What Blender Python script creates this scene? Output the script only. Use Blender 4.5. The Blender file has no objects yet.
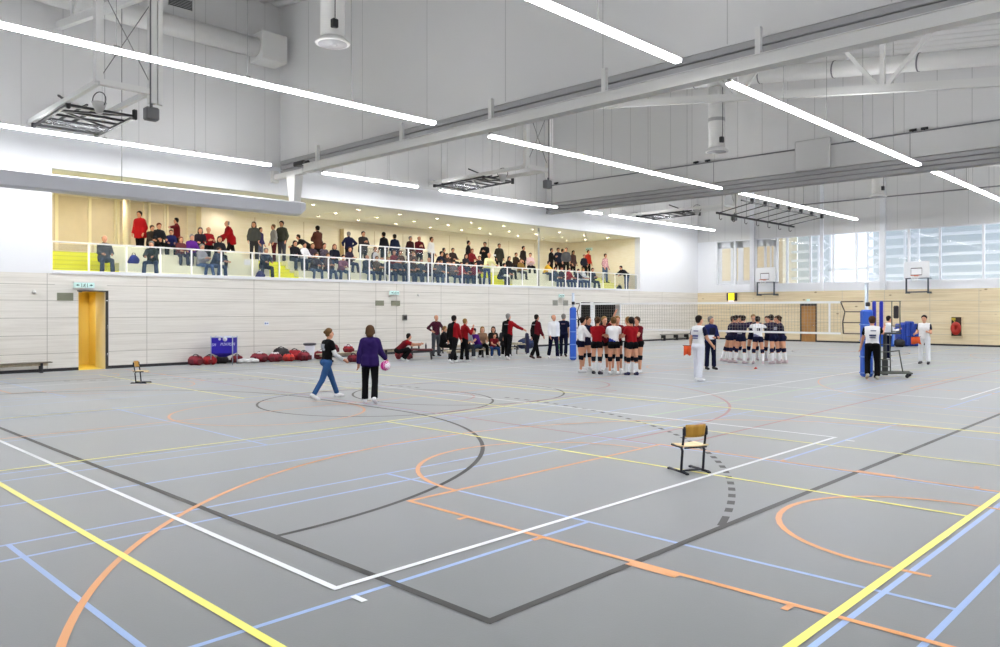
"""Sports hall with spectator gallery: a volleyball match day. Blender 4.5 script, self-contained."""
EXPOSURE = 0.12; LAMP = 62.0; SPOT = 480.0
import bpy, math, random
from mathutils import Vector, Matrix, Euler
import numpy as np
random.seed(7)
COL = bpy.context.scene.collection
PI = math.pi

# ---------------------------------------------------------------- materials
MATS = {}
def lin(c):
    c = c/255.0
    return c/12.92 if c <= 0.04045 else ((c+0.055)/1.055)**2.4
def mat(name, rgb, rough=0.6, metal=0.0, noise=0.0, nscale=6.0, bump=0.0, emit=0.0, alpha=1.0, trans=0.0, spec=0.5):
    """principled material; rgb is sRGB 0-255; noise is the relative colour variation"""
    if name in MATS: return MATS[name]
    m = bpy.data.materials.new(name); m.use_nodes = True
    nt = m.node_tree; b = nt.nodes['Principled BSDF']
    col = (lin(rgb[0]), lin(rgb[1]), lin(rgb[2]), 1)
    b.inputs['Base Color'].default_value = col
    b.inputs['Roughness'].default_value = rough
    b.inputs['Metallic'].default_value = metal
    b.inputs['Specular IOR Level'].default_value = spec
    if trans: b.inputs['Transmission Weight'].default_value = trans
    if alpha < 1: b.inputs['Alpha'].default_value = alpha
    if emit:
        b.inputs['Emission Color'].default_value = col
        b.inputs['Emission Strength'].default_value = emit
    if noise or bump:
        tc = nt.nodes.new('ShaderNodeTexCoord'); nz = nt.nodes.new('ShaderNodeTexNoise')
        nz.inputs['Scale'].default_value = nscale; nz.inputs['Detail'].default_value = 4
        nt.links.new(tc.outputs['Object'], nz.inputs['Vector'])
        if noise:
            mx = nt.nodes.new('ShaderNodeMix'); mx.data_type = 'RGBA'
            mx.inputs[6].default_value = tuple(v*(1-noise) for v in col[:3])+(1,)
            mx.inputs[7].default_value = tuple(min(1, v*(1+noise)) for v in col[:3])+(1,)
            nt.links.new(nz.outputs['Fac'], mx.inputs[0]); nt.links.new(mx.outputs[2], b.inputs['Base Color'])
        if bump:
            bp = nt.nodes.new('ShaderNodeBump'); bp.inputs['Strength'].default_value = bump
            bp.inputs['Distance'].default_value = 0.01
            nt.links.new(nz.outputs['Fac'], bp.inputs['Height']); nt.links.new(bp.outputs['Normal'], b.inputs['Normal'])
    MATS[name] = m
    return m
def wood(name, light, dark, scale=(1, 1, 14), rough=0.55, knots=False, board=None):
    """plywood: streaky noise stretched along the grain, optional sparse knots and board seams"""
    if name in MATS: return MATS[name]
    m = bpy.data.materials.new(name); m.use_nodes = True
    nt = m.node_tree; b = nt.nodes['Principled BSDF']; b.inputs['Roughness'].default_value = rough
    N = nt.nodes.new; L = nt.links.new
    tc = N('ShaderNodeTexCoord'); mp = N('ShaderNodeMapping'); mp.inputs['Scale'].default_value = scale
    L(tc.outputs['Object'], mp.inputs['Vector'])
    nz = N('ShaderNodeTexNoise'); nz.inputs['Scale'].default_value = 2.2; nz.inputs['Detail'].default_value = 6
    nz.inputs['Roughness'].default_value = 0.65
    L(mp.outputs['Vector'], nz.inputs['Vector'])
    mx = N('ShaderNodeMix'); mx.data_type = 'RGBA'
    mx.inputs[6].default_value = tuple(lin(v) for v in dark)+(1,); mx.inputs[7].default_value = tuple(lin(v) for v in light)+(1,)
    rp = N('ShaderNodeMapRange'); rp.inputs[1].default_value = 0.3; rp.inputs[2].default_value = 0.6
    L(nz.outputs['Fac'], rp.inputs[0]); L(rp.outputs[0], mx.inputs[0])
    out = mx.outputs[2]
    if knots:
        vo = N('ShaderNodeTexVoronoi'); vo.inputs['Scale'].default_value = 1.1
        mp2 = N('ShaderNodeMapping'); mp2.inputs['Scale'].default_value = (1, 1, 1.8)
        L(tc.outputs['Object'], mp2.inputs['Vector']); L(mp2.outputs['Vector'], vo.inputs['Vector'])
        lt = N('ShaderNodeMapRange'); lt.inputs[1].default_value = 0.04; lt.inputs[2].default_value = 0.12
        lt.inputs[3].default_value = 0.75; lt.inputs[4].default_value = 0.0
        L(vo.outputs['Distance'], lt.inputs[0])
        m2 = N('ShaderNodeMix'); m2.data_type = 'RGBA'; m2.inputs[7].default_value = (lin(120), lin(85), lin(50), 1)
        L(lt.outputs[0], m2.inputs[0]); L(out, m2.inputs[6]); out = m2.outputs[2]
    L(out, b.inputs['Base Color'])
    MATS[name] = m
    return m

# ---------------------------------------------------------------- mesh builder
class MB:
    def __init__(s): s.v = []; s.f = []; s.m = []; s.sm = []
    def add(s, vs, fs, m=0, smooth=False):
        o = len(s.v); s.v += [tuple(p) for p in vs]
        for f in fs: s.f.append(tuple(i+o for i in f)); s.m.append(m); s.sm.append(smooth)
        return s
    def box(s, x0, x1, y0, y1, z0, z1, m=0, M=None):
        vs = [Vector(p) for p in ((x0,y0,z0),(x1,y0,z0),(x1,y1,z0),(x0,y1,z0),(x0,y0,z1),(x1,y0,z1),(x1,y1,z1),(x0,y1,z1))]
        if M: vs = [M @ p for p in vs]
        return s.add(vs, [(0,3,2,1),(4,5,6,7),(0,1,5,4),(1,2,6,5),(2,3,7,6),(3,0,4,7)], m)
    def cbox(s, x0, x1, y0, y1, z0, z1, c=0.01, m=0, M=None):
        """box with chamfered edges along every axis"""
        c = min(c, (x1-x0)/2.01, (y1-y0)/2.01, (z1-z0)/2.01)
        X = (x0, x1); Y = (y0, y1); Z = (z0, z1); vs = []; idx = {}
        for i in (0, 1):
            for j in (0, 1):
                for k in (0, 1):
                    sx, sy, sz = (1-2*i)*c, (1-2*j)*c, (1-2*k)*c
                    for a, p in enumerate(((X[i], Y[j]+sy, Z[k]+sz), (X[i]+sx, Y[j], Z[k]+sz), (X[i]+sx, Y[j]+sy, Z[k]))):
                        idx[i, j, k, a] = len(vs); vs.append(Vector(p))
        if M: vs = [M @ p for p in vs]
        fs = []
        for i in (0, 1):
            q = [(i,0,0,0),(i,1,0,0),(i,1,1,0),(i,0,1,0)]; fs.append([idx[a] for a in (q if i else q[::-1])])
            q = [(0,i,0,1),(1,i,0,1),(1,i,1,1),(0,i,1,1)]; fs.append([idx[a] for a in (q[::-1] if i else q)])
            q = [(0,0,i,2),(1,0,i,2),(1,1,i,2),(0,1,i,2)]; fs.append([idx[a] for a in (q if i else q[::-1])])
        for j in (0, 1):
            for k in (0, 1):
                fs.append([idx[0,j,k,1], idx[1,j,k,1], idx[1,j,k,2], idx[0,j,k,2]][::(1 if j == k else -1)])
                fs.append([idx[j,0,k,0], idx[j,1,k,0], idx[j,1,k,2], idx[j,0,k,2]][::(-1 if j == k else 1)])
                fs.append([idx[j,k,0,0], idx[j,k,1,0], idx[j,k,1,1], idx[j,k,0,1]][::(1 if j == k else -1)])
        for i in (0, 1):
            for j in (0, 1):
                for k in (0, 1):
                    t = [idx[i,j,k,0], idx[i,j,k,1], idx[i,j,k,2]]
                    fs.append(t if (i+j+k) % 2 else t[::-1])
        return s.add(vs, fs, m)
    def quad(s, a, b, c, d, m=0): return s.add([a, b, c, d], [(0,1,2,3)], m)
    def tube(s, pts, r, n=8, m=0, closed=False, cap=True, smooth=True):
        """swept tube; r is one radius or one per point"""
        P = [Vector(p) for p in pts]; k = len(P)
        R = r if isinstance(r, (list, tuple)) else [r]*k
        up = None; vs = []
        for i in range(k):
            if closed: t = P[(i+1) % k]-P[i-1]
            else: t = P[min(i+1, k-1)]-P[max(i-1, 0)]
            if t.length < 1e-9: t = Vector((0,0,1))
            t.normalize()
            if up is None:
                up = Vector((0,0,1)) if abs(t.z) < 0.9 else Vector((1,0,0))
            a = up - t*up.dot(t)
            if a.length < 1e-5: a = t.orthogonal()
            a.normalize(); up = a; b = t.cross(a)
            for j in range(n):
                w = 2*PI*j/n + (PI/4 if n == 4 else 0)
                vs.append(P[i]+(a*math.cos(w)+b*math.sin(w))*R[i])
        fs = []
        for i in range(k if closed else k-1):
            for j in range(n):
                q = (i+1) % k
                fs.append((i*n+j, i*n+(j+1) % n, q*n+(j+1) % n, q*n+j))
        if cap and not closed:
            fs.append(tuple(range(n))[::-1]); fs.append(tuple((k-1)*n+j for j in range(n)))
        return s.add(vs, fs, m, smooth and n > 4)
    def bar(s, p, q, w, h=None, m=0):
        """square or rectangular bar between two points (w across, h upright)"""
        h = h or w; p = Vector(p); q = Vector(q); t = (q-p).normalized()
        up = Vector((0,0,1)) if abs(t.z) < 0.95 else Vector((0,1,0))
        sd = t.cross(up).normalized(); up = sd.cross(t)
        vs = [e+sd*a*w/2+up*b*h/2 for e in (p, q) for a, b in ((-1,-1),(1,-1),(1,1),(-1,1))]
        return s.add(vs, [(0,1,2,3),(7,6,5,4),(0,4,5,1),(1,5,6,2),(2,6,7,3),(3,7,4,0)], m)
    def lathe(s, prof, n=16, m=0, c=(0,0,0), smooth=True, M=None):
        vs = [Vector((c[0]+r*math.cos(2*PI*j/n), c[1]+r*math.sin(2*PI*j/n), c[2]+z)) for r, z in prof for j in range(n)]
        if M: vs = [M @ p for p in vs]
        k = len(prof)
        fs = [(i*n+j, i*n+(j+1) % n, (i+1)*n+(j+1) % n, (i+1)*n+j) for i in range(k-1) for j in range(n)]
        fs += [tuple(range(n))[::-1], tuple((k-1)*n+j for j in range(n))]
        return s.add(vs, fs, m, smooth)
    def ball(s, c, r, m=0, n=10, k=7, sc=(1,1,1), M=None):
        vs = []; 
        for i in range(k+1):
            a = PI*i/k
            for j in range(n):
                w = 2*PI*j/n
                vs.append(Vector((c[0]+sc[0]*r*math.sin(a)*math.cos(w), c[1]+sc[1]*r*math.sin(a)*math.sin(w), c[2]-sc[2]*r*math.cos(a))))
        if M: vs = [M @ p for p in vs]
        return s.add(vs, [(i*n+j, i*n+(j+1) % n, (i+1)*n+(j+1) % n, (i+1)*n+j) for i in range(k) for j in range(n)], m, True)
    def prism(s, poly, y0, y1, m=0, M=None):
        """polygon in x,z extruded along y"""
        n = len(poly)
        vs = [Vector((x, y0, z)) for x, z in poly]+[Vector((x, y1, z)) for x, z in poly]
        if M: vs = [M @ p for p in vs]
        return s.add(vs, [tuple(range(n)), tuple(range(n, 2*n))[::-1]]+[(i, i+n, (i+1) % n+n, (i+1) % n) for i in range(n)], m)
    def mesh(s, name, mats):
        me = bpy.data.meshes.new(name); me.from_pydata(s.v, [], s.f)
        for mt in mats: me.materials.append(mt)
        me.polygons.foreach_set('material_index', s.m); me.polygons.foreach_set('use_smooth', s.sm)
        me.update(); return me

# ---------------------------------------------------------------- objects
def tag(o, label=None, cat=None, group=None, kind=None):
    if label: o['label'] = label
    if cat: o['category'] = cat
    if group: o['group'] = group
    if kind: o['kind'] = kind
    return o
def obj(name, mb, mats, parent=None, label=None, loc=None):
    if not isinstance(mats, (list, tuple)): mats = [mats]
    me = mb.mesh(name, mats) if isinstance(mb, MB) else mb
    o = bpy.data.objects.new(name, me); COL.objects.link(o)
    if parent: o.parent = parent
    if loc: o.location = loc
    if label: o['label'] = label
    return o
def thing(name, label, cat, loc=(0,0,0), rz=0, group=None):
    o = bpy.data.objects.new(name, None); COL.objects.link(o)
    o.empty_display_size = 0.1
    o.location = loc; o.rotation_euler = (0, 0, rz)
    return tag(o, label, cat, group)
def single(name, mb, mats, label, cat, loc=(0,0,0), rz=0, group=None):
    o = obj(name, mb, mats); o.location = loc; o.rotation_euler = (0,0,rz)
    return tag(o, label, cat, group)
def struct(name, mb, mats, label=None):
    o = obj(name, mb, mats); o['kind'] = 'structure'
    if label: o['label'] = label
    return o
def dup(root, loc=None, rz=None, label=None, group=None):
    def cp(o, par):
        c = o.copy(); COL.objects.link(c); c.parent = par
        for ch in kids.get(o, []): cp(ch, c)
        return c
    kids = {}
    def walk(o):
        kids[o] = list(o.children)
        for ch in kids[o]: walk(ch)
    walk(root)
    r = cp(root, None)
    if loc is not None: r.location = loc
    if rz is not None: r.rotation_euler = (0,0,rz)
    if label: r['label'] = label
    if group: r['group'] = group
    return r

# lettering: strokes of small bars on a plane; 5x7 pixel font for the few words in the place
FONT = {'A':'0E11111F111111','B':'1E11111E11111E','C':'0E11101010110E','D':'1E11111111111E','E':'1F10101E10101F','F':'1F10101E101010',
 'H':'1111111F111111','I':'0E04040404040E','K':'11121418141211','L':'1010101010101F','M':'111B1515111111','N':'11191513111111','O':'0E11111111110E',
 'P':'1E11111E101010','R':'1E11111E141211','S':'0F10100E01011E','T':'1F040404040404','U':'1111111111110E','V':'11111111110A04','X':'11110A040A1111',
 'W':'1111111515150A','2':'0E11010204081F','7':'1F010204080808','1':'040C040404040E','4':'02060A121F0202','5':'1F101E0101110E','8':'0E11110E11110E'}
def letters(mb, text, M, h, m=0, depth=0.004):
    """raised block lettering; M maps x right, z up, y towards the reader"""
    px = h/7.0; x = 0
    for ch in text:
        if ch != ' ':
            rows = FONT[ch]
            for r in range(7):
                b = int(rows[2*r:2*r+2], 16); c = 0
                while c < 5:
                    if b >> (4-c) & 1:
                        c0 = c
                        while c < 5 and b >> (4-c) & 1: c += 1
                        mb.box(x+c0*px, x+c*px, 0, depth, (6-r)*px, (7-r)*px, m, M)
                    else: c += 1
        x += 6*px
    return x
# ================================================================ camera, world, colour
TH = 0.77196; CAMZ = 1.969
sc = bpy.context.scene
cam = bpy.data.cameras.new('camera'); camo = bpy.data.objects.new('camera', cam); COL.objects.link(camo)
cam.sensor_width = 36; cam.lens = 36*776.6/1000; cam.shift_y = -0.0134; cam.clip_start = 0.05; cam.clip_end = 300
camo.location = (0, 0, CAMZ); camo.rotation_euler = (PI/2, 0, TH)
sc.camera = camo
sc.view_settings.view_transform = 'Standard'; sc.view_settings.look = 'None'
sc.view_settings.gamma = 1; sc.view_settings.use_curve_mapping = False
sc.view_settings.exposure = EXPOSURE
sc.cycles.use_denoising = True
sc.cycles.max_bounces = 8; sc.cycles.diffuse_bounces = 5; sc.cycles.transparent_max_bounces = 24
w = bpy.data.worlds.new('world'); sc.world = w; w.use_nodes = True
wn = w.node_tree; bg = wn.nodes['Background']
sky = wn.nodes.new('ShaderNodeTexSky'); sky.sky_type = 'PREETHAM' if False else 'HOSEK_WILKIE'
sky.turbidity = 6; sky.sun_direction = (0.3, -0.5, 0.8)
mixw = wn.nodes.new('ShaderNodeMix'); mixw.data_type = 'RGBA'; mixw.inputs[0].default_value = 0.85
mixw.inputs[7].default_value = (0.80, 0.88, 1.0, 1)
wn.links.new(sky.outputs[0], mixw.inputs[6]); wn.links.new(mixw.outputs[2], bg.inputs[0])
bg.inputs[1].default_value = 2.3

# ================================================================ materials of the room
def floor_mat():
    m = bpy.data.materials.new('floor_vinyl'); m.use_nodes = True
    nt = m.node_tree; b = nt.nodes['Principled BSDF']; N = nt.nodes.new; L = nt.links.new
    tc = N('ShaderNodeTexCoord')
    nz = N('ShaderNodeTexNoise'); nz.inputs['Scale'].default_value = 0.35; nz.inputs['Detail'].default_value = 8
    n2 = N('ShaderNodeTexNoise'); n2.inputs['Scale'].default_value = 60; n2.inputs['Detail'].default_value = 3
    L(tc.outputs['Object'], nz.inputs['Vector']); L(tc.outputs['Object'], n2.inputs['Vector'])
    mx = N('ShaderNodeMix'); mx.data_type = 'RGBA'
    mx.inputs[6].default_value = (lin(75), lin(78), lin(82), 1); mx.inputs[7].default_value = (lin(83), lin(86), lin(90), 1)
    L(nz.outputs['Fac'], mx.inputs[0]); L(mx.outputs[2], b.inputs['Base Color'])
    rr = N('ShaderNodeMapRange'); rr.inputs[3].default_value = 0.40; rr.inputs[4].default_value = 0.48; b.inputs['Specular IOR Level'].default_value = 0.55
    b.inputs['Sheen Weight'].default_value = 0.9; b.inputs['Sheen Roughness'].default_value = 0.35; b.inputs['Sheen Tint'].default_value = (0.93, 0.97, 1.0, 1)
    L(nz.outputs['Fac'], rr.inputs[0]); L(rr.outputs[0], b.inputs['Roughness'])
    bp = N('ShaderNodeBump'); bp.inputs['Strength'].default_value = 0.08; bp.inputs['Distance'].default_value = 0.004
    L(n2.outputs['Fac'], bp.inputs['Height']); L(bp.outputs['Normal'], b.inputs['Normal'])
    return m
LW = -27.65   # gallery-side wall
EW = 48.0     # end wall
RW = 1.2; BW = -1.2
ln = lambda n, c: mat('line_'+n, c, 0.42, spec=0.25 if n == 'black' else 0.45)
LINEM = {'white': ln('white',(222,226,230)), 'yellow': ln('yellow',(232,226,92)), 'blue': ln('blue',(132,162,212)), 'orange': ln('orange',(210,138,66)),
         'black': ln('black',(13,13,16)), 'red': ln('red',(148,58,62)), 'green': ln('green',(150,190,140)), 'pale': ln('pale',(186,176,140))}
LK = list(LINEM)
for m_ in LINEM.values():
    m_.node_tree.nodes['Principled BSDF'].inputs['Sheen Weight'].default_value = 0.12 if 'black' in m_.name else 0.45; m_.node_tree.nodes['Principled BSDF'].inputs['Sheen Roughness'].default_value = 0.35
fl = MB()
fl.quad((LW-0.4, BW, 0), (RW, BW, 0), (RW, EW+0.3, 0), (LW-0.4, EW+0.3, 0), 0)
class Lift(dict):     # every strip lies a hair above the one painted before it
    k = 0
    def __getitem__(s, c): s.k += 1; return dict.__getitem__(s, c)+(s.k % 60)*0.000009
ZL = Lift({'pale': 0.0006, 'blue': 0.0012, 'green': 0.0018, 'black': 0.0024, 'red': 0.003, 'orange': 0.0036, 'yellow': 0.0042, 'white': 0.0048})
def sx(x, y0, y1, w, c):   # a line along the hall
    z = ZL[c]; fl.quad((x-w/2,y0,z),(x+w/2,y0,z),(x+w/2,y1,z),(x-w/2,y1,z), 1+LK.index(c))
def sy(y, x0, x1, w, c):   # a line across the hall
    z = ZL[c]; fl.quad((x0,y-w/2,z),(x1,y-w/2,z),(x1,y+w/2,z),(x0,y+w/2,z), 1+LK.index(c))
def arc(cx, cy, r, a0, a1, w, c, dash=None):
    z = ZL[c]; mi = 1+LK.index(c)
    L = abs(a1-a0)*PI/180*r
    n = max(6, int(L/0.18)) if not dash else int(L/dash)
    for i in range(n):
        if dash and i % 2: continue
        p = [math.radians(a0+(a1-a0)*(i+k)/n) for k in (0, 1)]
        q = [(cx+(r+s*w/2)*math.cos(a), cy+(r+s*w/2)*math.sin(a), z) for a, s in ((p[0],-1),(p[0],1),(p[1],1),(p[1],-1))]
        fl.quad(*q, mi)
XC = -13.65
for c in (7.65, 23.85, 40.05):
    n = c+0.08
    for xa, xb in ((-7.5,-1.4), (-16.5,-10.33), (-25.4,-19.3)):
        xm = (xa+xb)/2
        for x in (xa, xa+0.46, xb-0.46, xb): sx(x, n-6.7, n+6.7, 0.045, 'blue')
        for s in (-1, 1):
            for d in (1.98, 5.94, 6.7): sy(n+s*d, xa, xb, 0.045, 'blue')
            sx(xm, min(n+s*1.98, n+s*6.7), max(n+s*1.98, n+s*6.7), 0.045, 'blue')
    sx(-4.66, c-4.53, c+4.57, 0.055, 'white'); sx(-22.66, c-4.53, c+4.57, 0.055, 'white')
    sy(c-4.53, -22.66, -4.63, 0.055, 'white'); sy(c+4.57, -22.66, -4.63, 0.055, 'white')
    for s, x in ((1, -4.38), (-1, -22.94)):
        sy(c-4.53, x-0.07, x+0.07, 0.05, 'white'); sy(c+4.4, x-0.07, x+0.07, 0.05, 'white')
    # cross basketball
    sx(XC-0.08, c-7.5, c+7.5, 0.05, 'orange'); arc(XC, c, 1.8, 0, 360, 0.05, 'orange')
    for s in (1, -1):
        lw = 0.055 if s > 0 and c < 10 else 0.035
        X = lambda v: XC+s*(v-XC)
        lo, hi = c-2.57, c+2.14
        sx(X(-6.25), lo-0.025, hi+0.025, 0.055, 'orange')
        for yy, t in ((lo, -1), (hi, 1)):
            sy(yy, min(X(-6.25), X(-0.45)), max(X(-6.25), X(-0.45)), 0.055, 'orange')
            sy(yy+t*0.04, min(X(-3.5), X(-3.06)), max(X(-3.5), X(-3.06)), 0.12, 'orange')
            for xt in (-2.22, -4.43, -5.37): sx(X(xt), min(yy, yy+t*0.13), max(yy, yy+t*0.13), 0.05, 'orange')
        a = (90, 270) if s > 0 else (-90, 90)
        arc(X(-6.25), c-0.12, 1.8, a[0], a[1], lw, 'orange')
        (arc(X(-2.3), c+0.05, 6.8, a[0]-6, a[1]+6, lw, 'orange') if s > 0 else None)
        arc(X(-2.05), c-0.02, 1.3, a[0], a[1], lw, 'orange')
        for yy in (c-1.32, c+1.28): sy(yy, min(X(-2.05), X(-1.72)), max(X(-2.05), X(-1.72)), 0.055, 'orange')
        sx(X(-0.45), c-7.5, c+7.5, 0.05, 'orange')
    for yy in (c-7.5, c+7.5): sy(yy, -26.85, -0.45, 0.05, 'pale')
    # korfball, yellow
    sy(c+0.77, -11.0, -1.95, 0.055, 'yellow'); sy(c+0.77, -25.2, -16.15, 0.055, 'yellow')
    sy(c+3.78, -25.4, -1.95, 0.05, 'yellow')
sx(-11.0, 0.6, 14.4, 0.05, 'yellow'); sx(-16.3, 0.6, 14.4, 0.035, 'yellow'); sx(-16.3, 33.3, 47, 0.035, 'yellow'); sx(-11.0, 33.3, 47, 0.05, 'yellow')
sy(2.35, -25.4, -1.95, 0.062, 'yellow'); sy(45.4, -25.4, -1.95, 0.05, 'yellow')
sx(-1.95, 0.2, 47.6, 0.062, 'yellow'); sx(-25.4, 0.2, 47.6, 0.05, 'yellow')
sy(14.4, -25.4, -1.95, 0.09, 'yellow'); sy(33.3, -25.4, -1.95, 0.09, 'yellow')
sx(-9.02, 0.6, 14.9, 0.05, 'blue'); sx(-18.28, 0.6, 14.9, 0.05, 'blue')
# main volleyball court
for x in (-18.18, -9.12): sx(x, 14.9, 32.85, 0.055, 'white')
for y in (14.9, 20.85, 23.85, 26.85, 32.85): sy(y, -18.2, -9.1, 0.055, 'white')
sx(-8.1, 12.25, 35.4, 0.05, 'green'); sx(-19.2, 12.25, 35.4, 0.05, 'green')
for y in (17.4, 30.3): sy(y, -19.2, -8.1, 0.05, 'green')
# main basketball court, red
for x in (-6.03, -21.27): sx(x, 9.75, 37.95, 0.05, 'red')
for y, s in ((9.75, 1), (37.95, -1)):
    sy(y, -21.27, -6.03, 0.05, 'red'); bc = y+s*1.6
    a = (0, 180) if s > 0 else (180, 360)
    arc(XC, bc, 6.8, a[0], a[1], 0.055, 'red'); arc(XC, bc, 1.28, a[0], a[1], 0.05, 'red'); arc(XC, y+s*5.85, 1.8, a[0], a[1], 0.05, 'red')
    for x in (XC-2.45, XC+2.45): sx(x, min(y, y+s*5.85), max(y, y+s*5.85), 0.05, 'red')
    for x in (XC-6.8, XC+6.8): sx(x, min(y, bc), max(y, bc), 0.05, 'red')
    sy(y+s*5.85, XC-2.45, XC+2.45, 0.05, 'red')
sy(23.85, -21.27, -6.03, 0.05, 'red')
# handball court, dark grey
for x in (-3.47, -23.83): sx(x, 3.44, 44.2, 0.07, 'black')
for y, s in ((3.47, 1), (44.2, -1)):
    sy(y, -23.83, -3.45, 0.07, 'black')
    for px, a0, a1 in ((XC+1.5, 0, 90), (XC-1.5, 90, 180)):
        arc(px, y, 6.04, s*a0, s*a1, 0.06, 'black')
        b0, b1 = ((22.5, 90) if a0 == 0 else (90, 157.5))
        arc(px, y, 9.16, s*b0, s*b1, 0.075, 'black', 0.155)
    sy(y+s*6.04, XC-1.5, XC+1.5, 0.06, 'black')
    arc(XC+1.5, y, 9.16, s*19.2, s*21.4, 0.07, 'black')
    for cc in (6.75, 9.15): arc(XC, y+s*cc, 2.5, 0, 360, 0.05, 'black')
floor = struct('floor', fl, [floor_mat()]+[LINEM[k] for k in LK], 'grey sports floor crossed by coloured court lines')

# ================================================================ walls
M_panel = wood('whitewashed_plywood', (234,231,224), (218,214,206), (0.6,0.25,9))
M_ply = wood('spruce_plywood', (234,218,184), (214,194,154), (0.25,1,7), knots=True)
M_groove = mat('panel_joint', (176,172,164), 0.8)
M_base = mat('skirting_black', (38,38,42), 0.6)
M_white = mat('plaster_white', (236,238,242), 0.7, noise=0.01, nscale=1.2)
M_upper = mat('acoustic_panel_grey', (222,222,222), 0.85, noise=0.02, nscale=0.5)
M_seam = mat('panel_seam_grey', (190,190,190), 0.9)
M_steel = mat('painted_steel_white', (226,226,224), 0.45)
M_steel2 = mat('painted_steel_grey', (178,178,178), 0.5)
M_cream = mat('gallery_paint_cream', (246,236,204), 0.7, noise=0.015)
M_creamp = wood('gallery_birch_panel', (248,240,220), (242,232,206), (1,0.4,6))
GY0, GY1, GZ0, GZ1, GX = 7.82, 41.0, 3.2, 6.52, -33.5
R = lambda x: 10.3-0.13*x          # underside of the sloping roof
wl = MB()
# lower panelled part, with a doorway y 8.6-9.48 and a second at y 35.0-38.8
T = 0.4
for y0, y1, z1 in ((BW, 8.6, 3.15), (9.48, 35.0, 3.15), (38.9, EW, 3.15)): wl.box(LW-T, LW, y0, y1, 0, z1, 0)
wl.box(LW-T, LW, 8.6, 9.48, 2.6, 3.15, 0); wl.box(LW-T, LW, 35.0, 38.9, 2.42, 3.15, 0)
# upper part round the gallery opening
wl.box(LW-T, LW, BW, GY0, 3.15, 7.6, 1); wl.box(LW-T, LW, GY1, EW, 3.15, 7.6, 1); wl.box(LW-T, LW, GY0, GY1, GZ1, 7.6, 1)
wl.box(LW-T, LW, BW, EW, 7.6, 14.4, 2)
g = 0.004
for z in (0.58, 1.16, 1.72, 2.28, 2.79):
    for y0, y1 in ((BW, 7.9), (7.9, 8.6), (9.48, 35.0), (38.9, EW)):
        if z > 2.7 and y1 == 8.6: continue
        wl.box(LW, LW+0.002, y0, y1, z-0.008, z+0.008, 3)
for y in (4.5, 7.68, 10.79, 14.82, 18.7, 20.6, 21.75, 22.17, 24.4, 27.6, 30.6, 33.5, 39.8, 43.5):
    wl.box(LW, LW+0.002, y-0.009, y+0.009, 0.1, 3.15, 3)
y = 1.0
while y < EW:
    wl.box(LW, LW+0.003, y-0.008, y+0.008, 7.7, R(LW), 4); y += 1.19
struct('wall_left', wl, [M_panel, M_white, M_upper, M_groove, M_seam], 'long hall wall of pale panels under the spectator gallery')
b = MB()
for y0, y1 in ((BW, 8.6), (9.48, 35.0), (38.9, EW)): b.box(LW, LW+0.015, y0, y1, 0, 0.10)
struct('baseboard_left', b, M_base)
# right and rear walls, outside the picture
b = MB(); b.box(RW, RW+0.3, BW, EW, 0, 3.15, 0); b.box(RW, RW+0.3, BW, EW, 3.15, 10.6, 1)
struct('wall_right', b, [M_panel, M_white])
b = MB(); b.box(LW-T, RW+0.3, BW-0.3, BW, 0, 3.15, 0)
b.add([(LW-T,BW,3.15),(RW+0.3,BW,3.15),(RW+0.3,BW,10.1),(LW-T,BW,14.2)], [(0,1,2,3)], 1)
struct('wall_rear', b, [M_panel, M_white])
# end wall: plywood below, high strip of glazing, grey panels above
WZ0, WZ1 = 3.62, 6.62
ew = MB()
DX0, DX1, DZ = -20.42, -19.5, 2.42
ew.box(LW, DX0, EW, EW+0.3, 0, 3.15, 0); ew.box(DX1, RW, EW, EW+0.3, 0, 3.15, 0); ew.box(DX0, DX1, EW, EW+0.3, DZ, 3.15, 0)
ew.box(LW-T, RW, EW, EW+0.3, 3.15, WZ0, 1)
ew.box(LW-T, -26.3, EW, EW+0.3, WZ0, WZ1, 1)
ew.add([(LW-T,EW,WZ1),(RW+0.3,EW,WZ1),(RW+0.3,EW,10.2),(LW-T,EW,14.2)], [(0,3,2,1)], 2)
ew.box(LW-T, RW, EW+0.02, EW+0.3, WZ1, WZ1+0.4, 1)
for z in (0.62, 1.25, 1.9, 2.5):
    ew.box(LW, DX0, EW-0.002, EW, z-0.006, z+0.006, 3); ew.box(DX1, RW, EW-0.002, EW, z-0.006, z+0.006, 3)
for x in (-25.2, -22.8, -17.9, -15.5, -13.1, -10.7, -8.3): ew.box(x-0.007, x+0.007, EW-0.002, EW, 0.1, 3.15, 3)
x = -26.8
while x < RW: ew.box(x-0.01, x+0.01, EW-0.003, EW, WZ1+0.05, R(x)-0.05, 4); x += 1.2
struct('wall_end', ew, [M_ply, M_white, M_upper, M_groove, M_seam], 'plywood end wall with high glazing')
b = MB(); b.box(LW, DX0-0.05, EW-0.015, EW, 0, 0.10); b.box(DX1+0.05, RW, EW-0.015, EW, 0, 0.10)
struct('baseboard_end', b, M_base)

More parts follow.
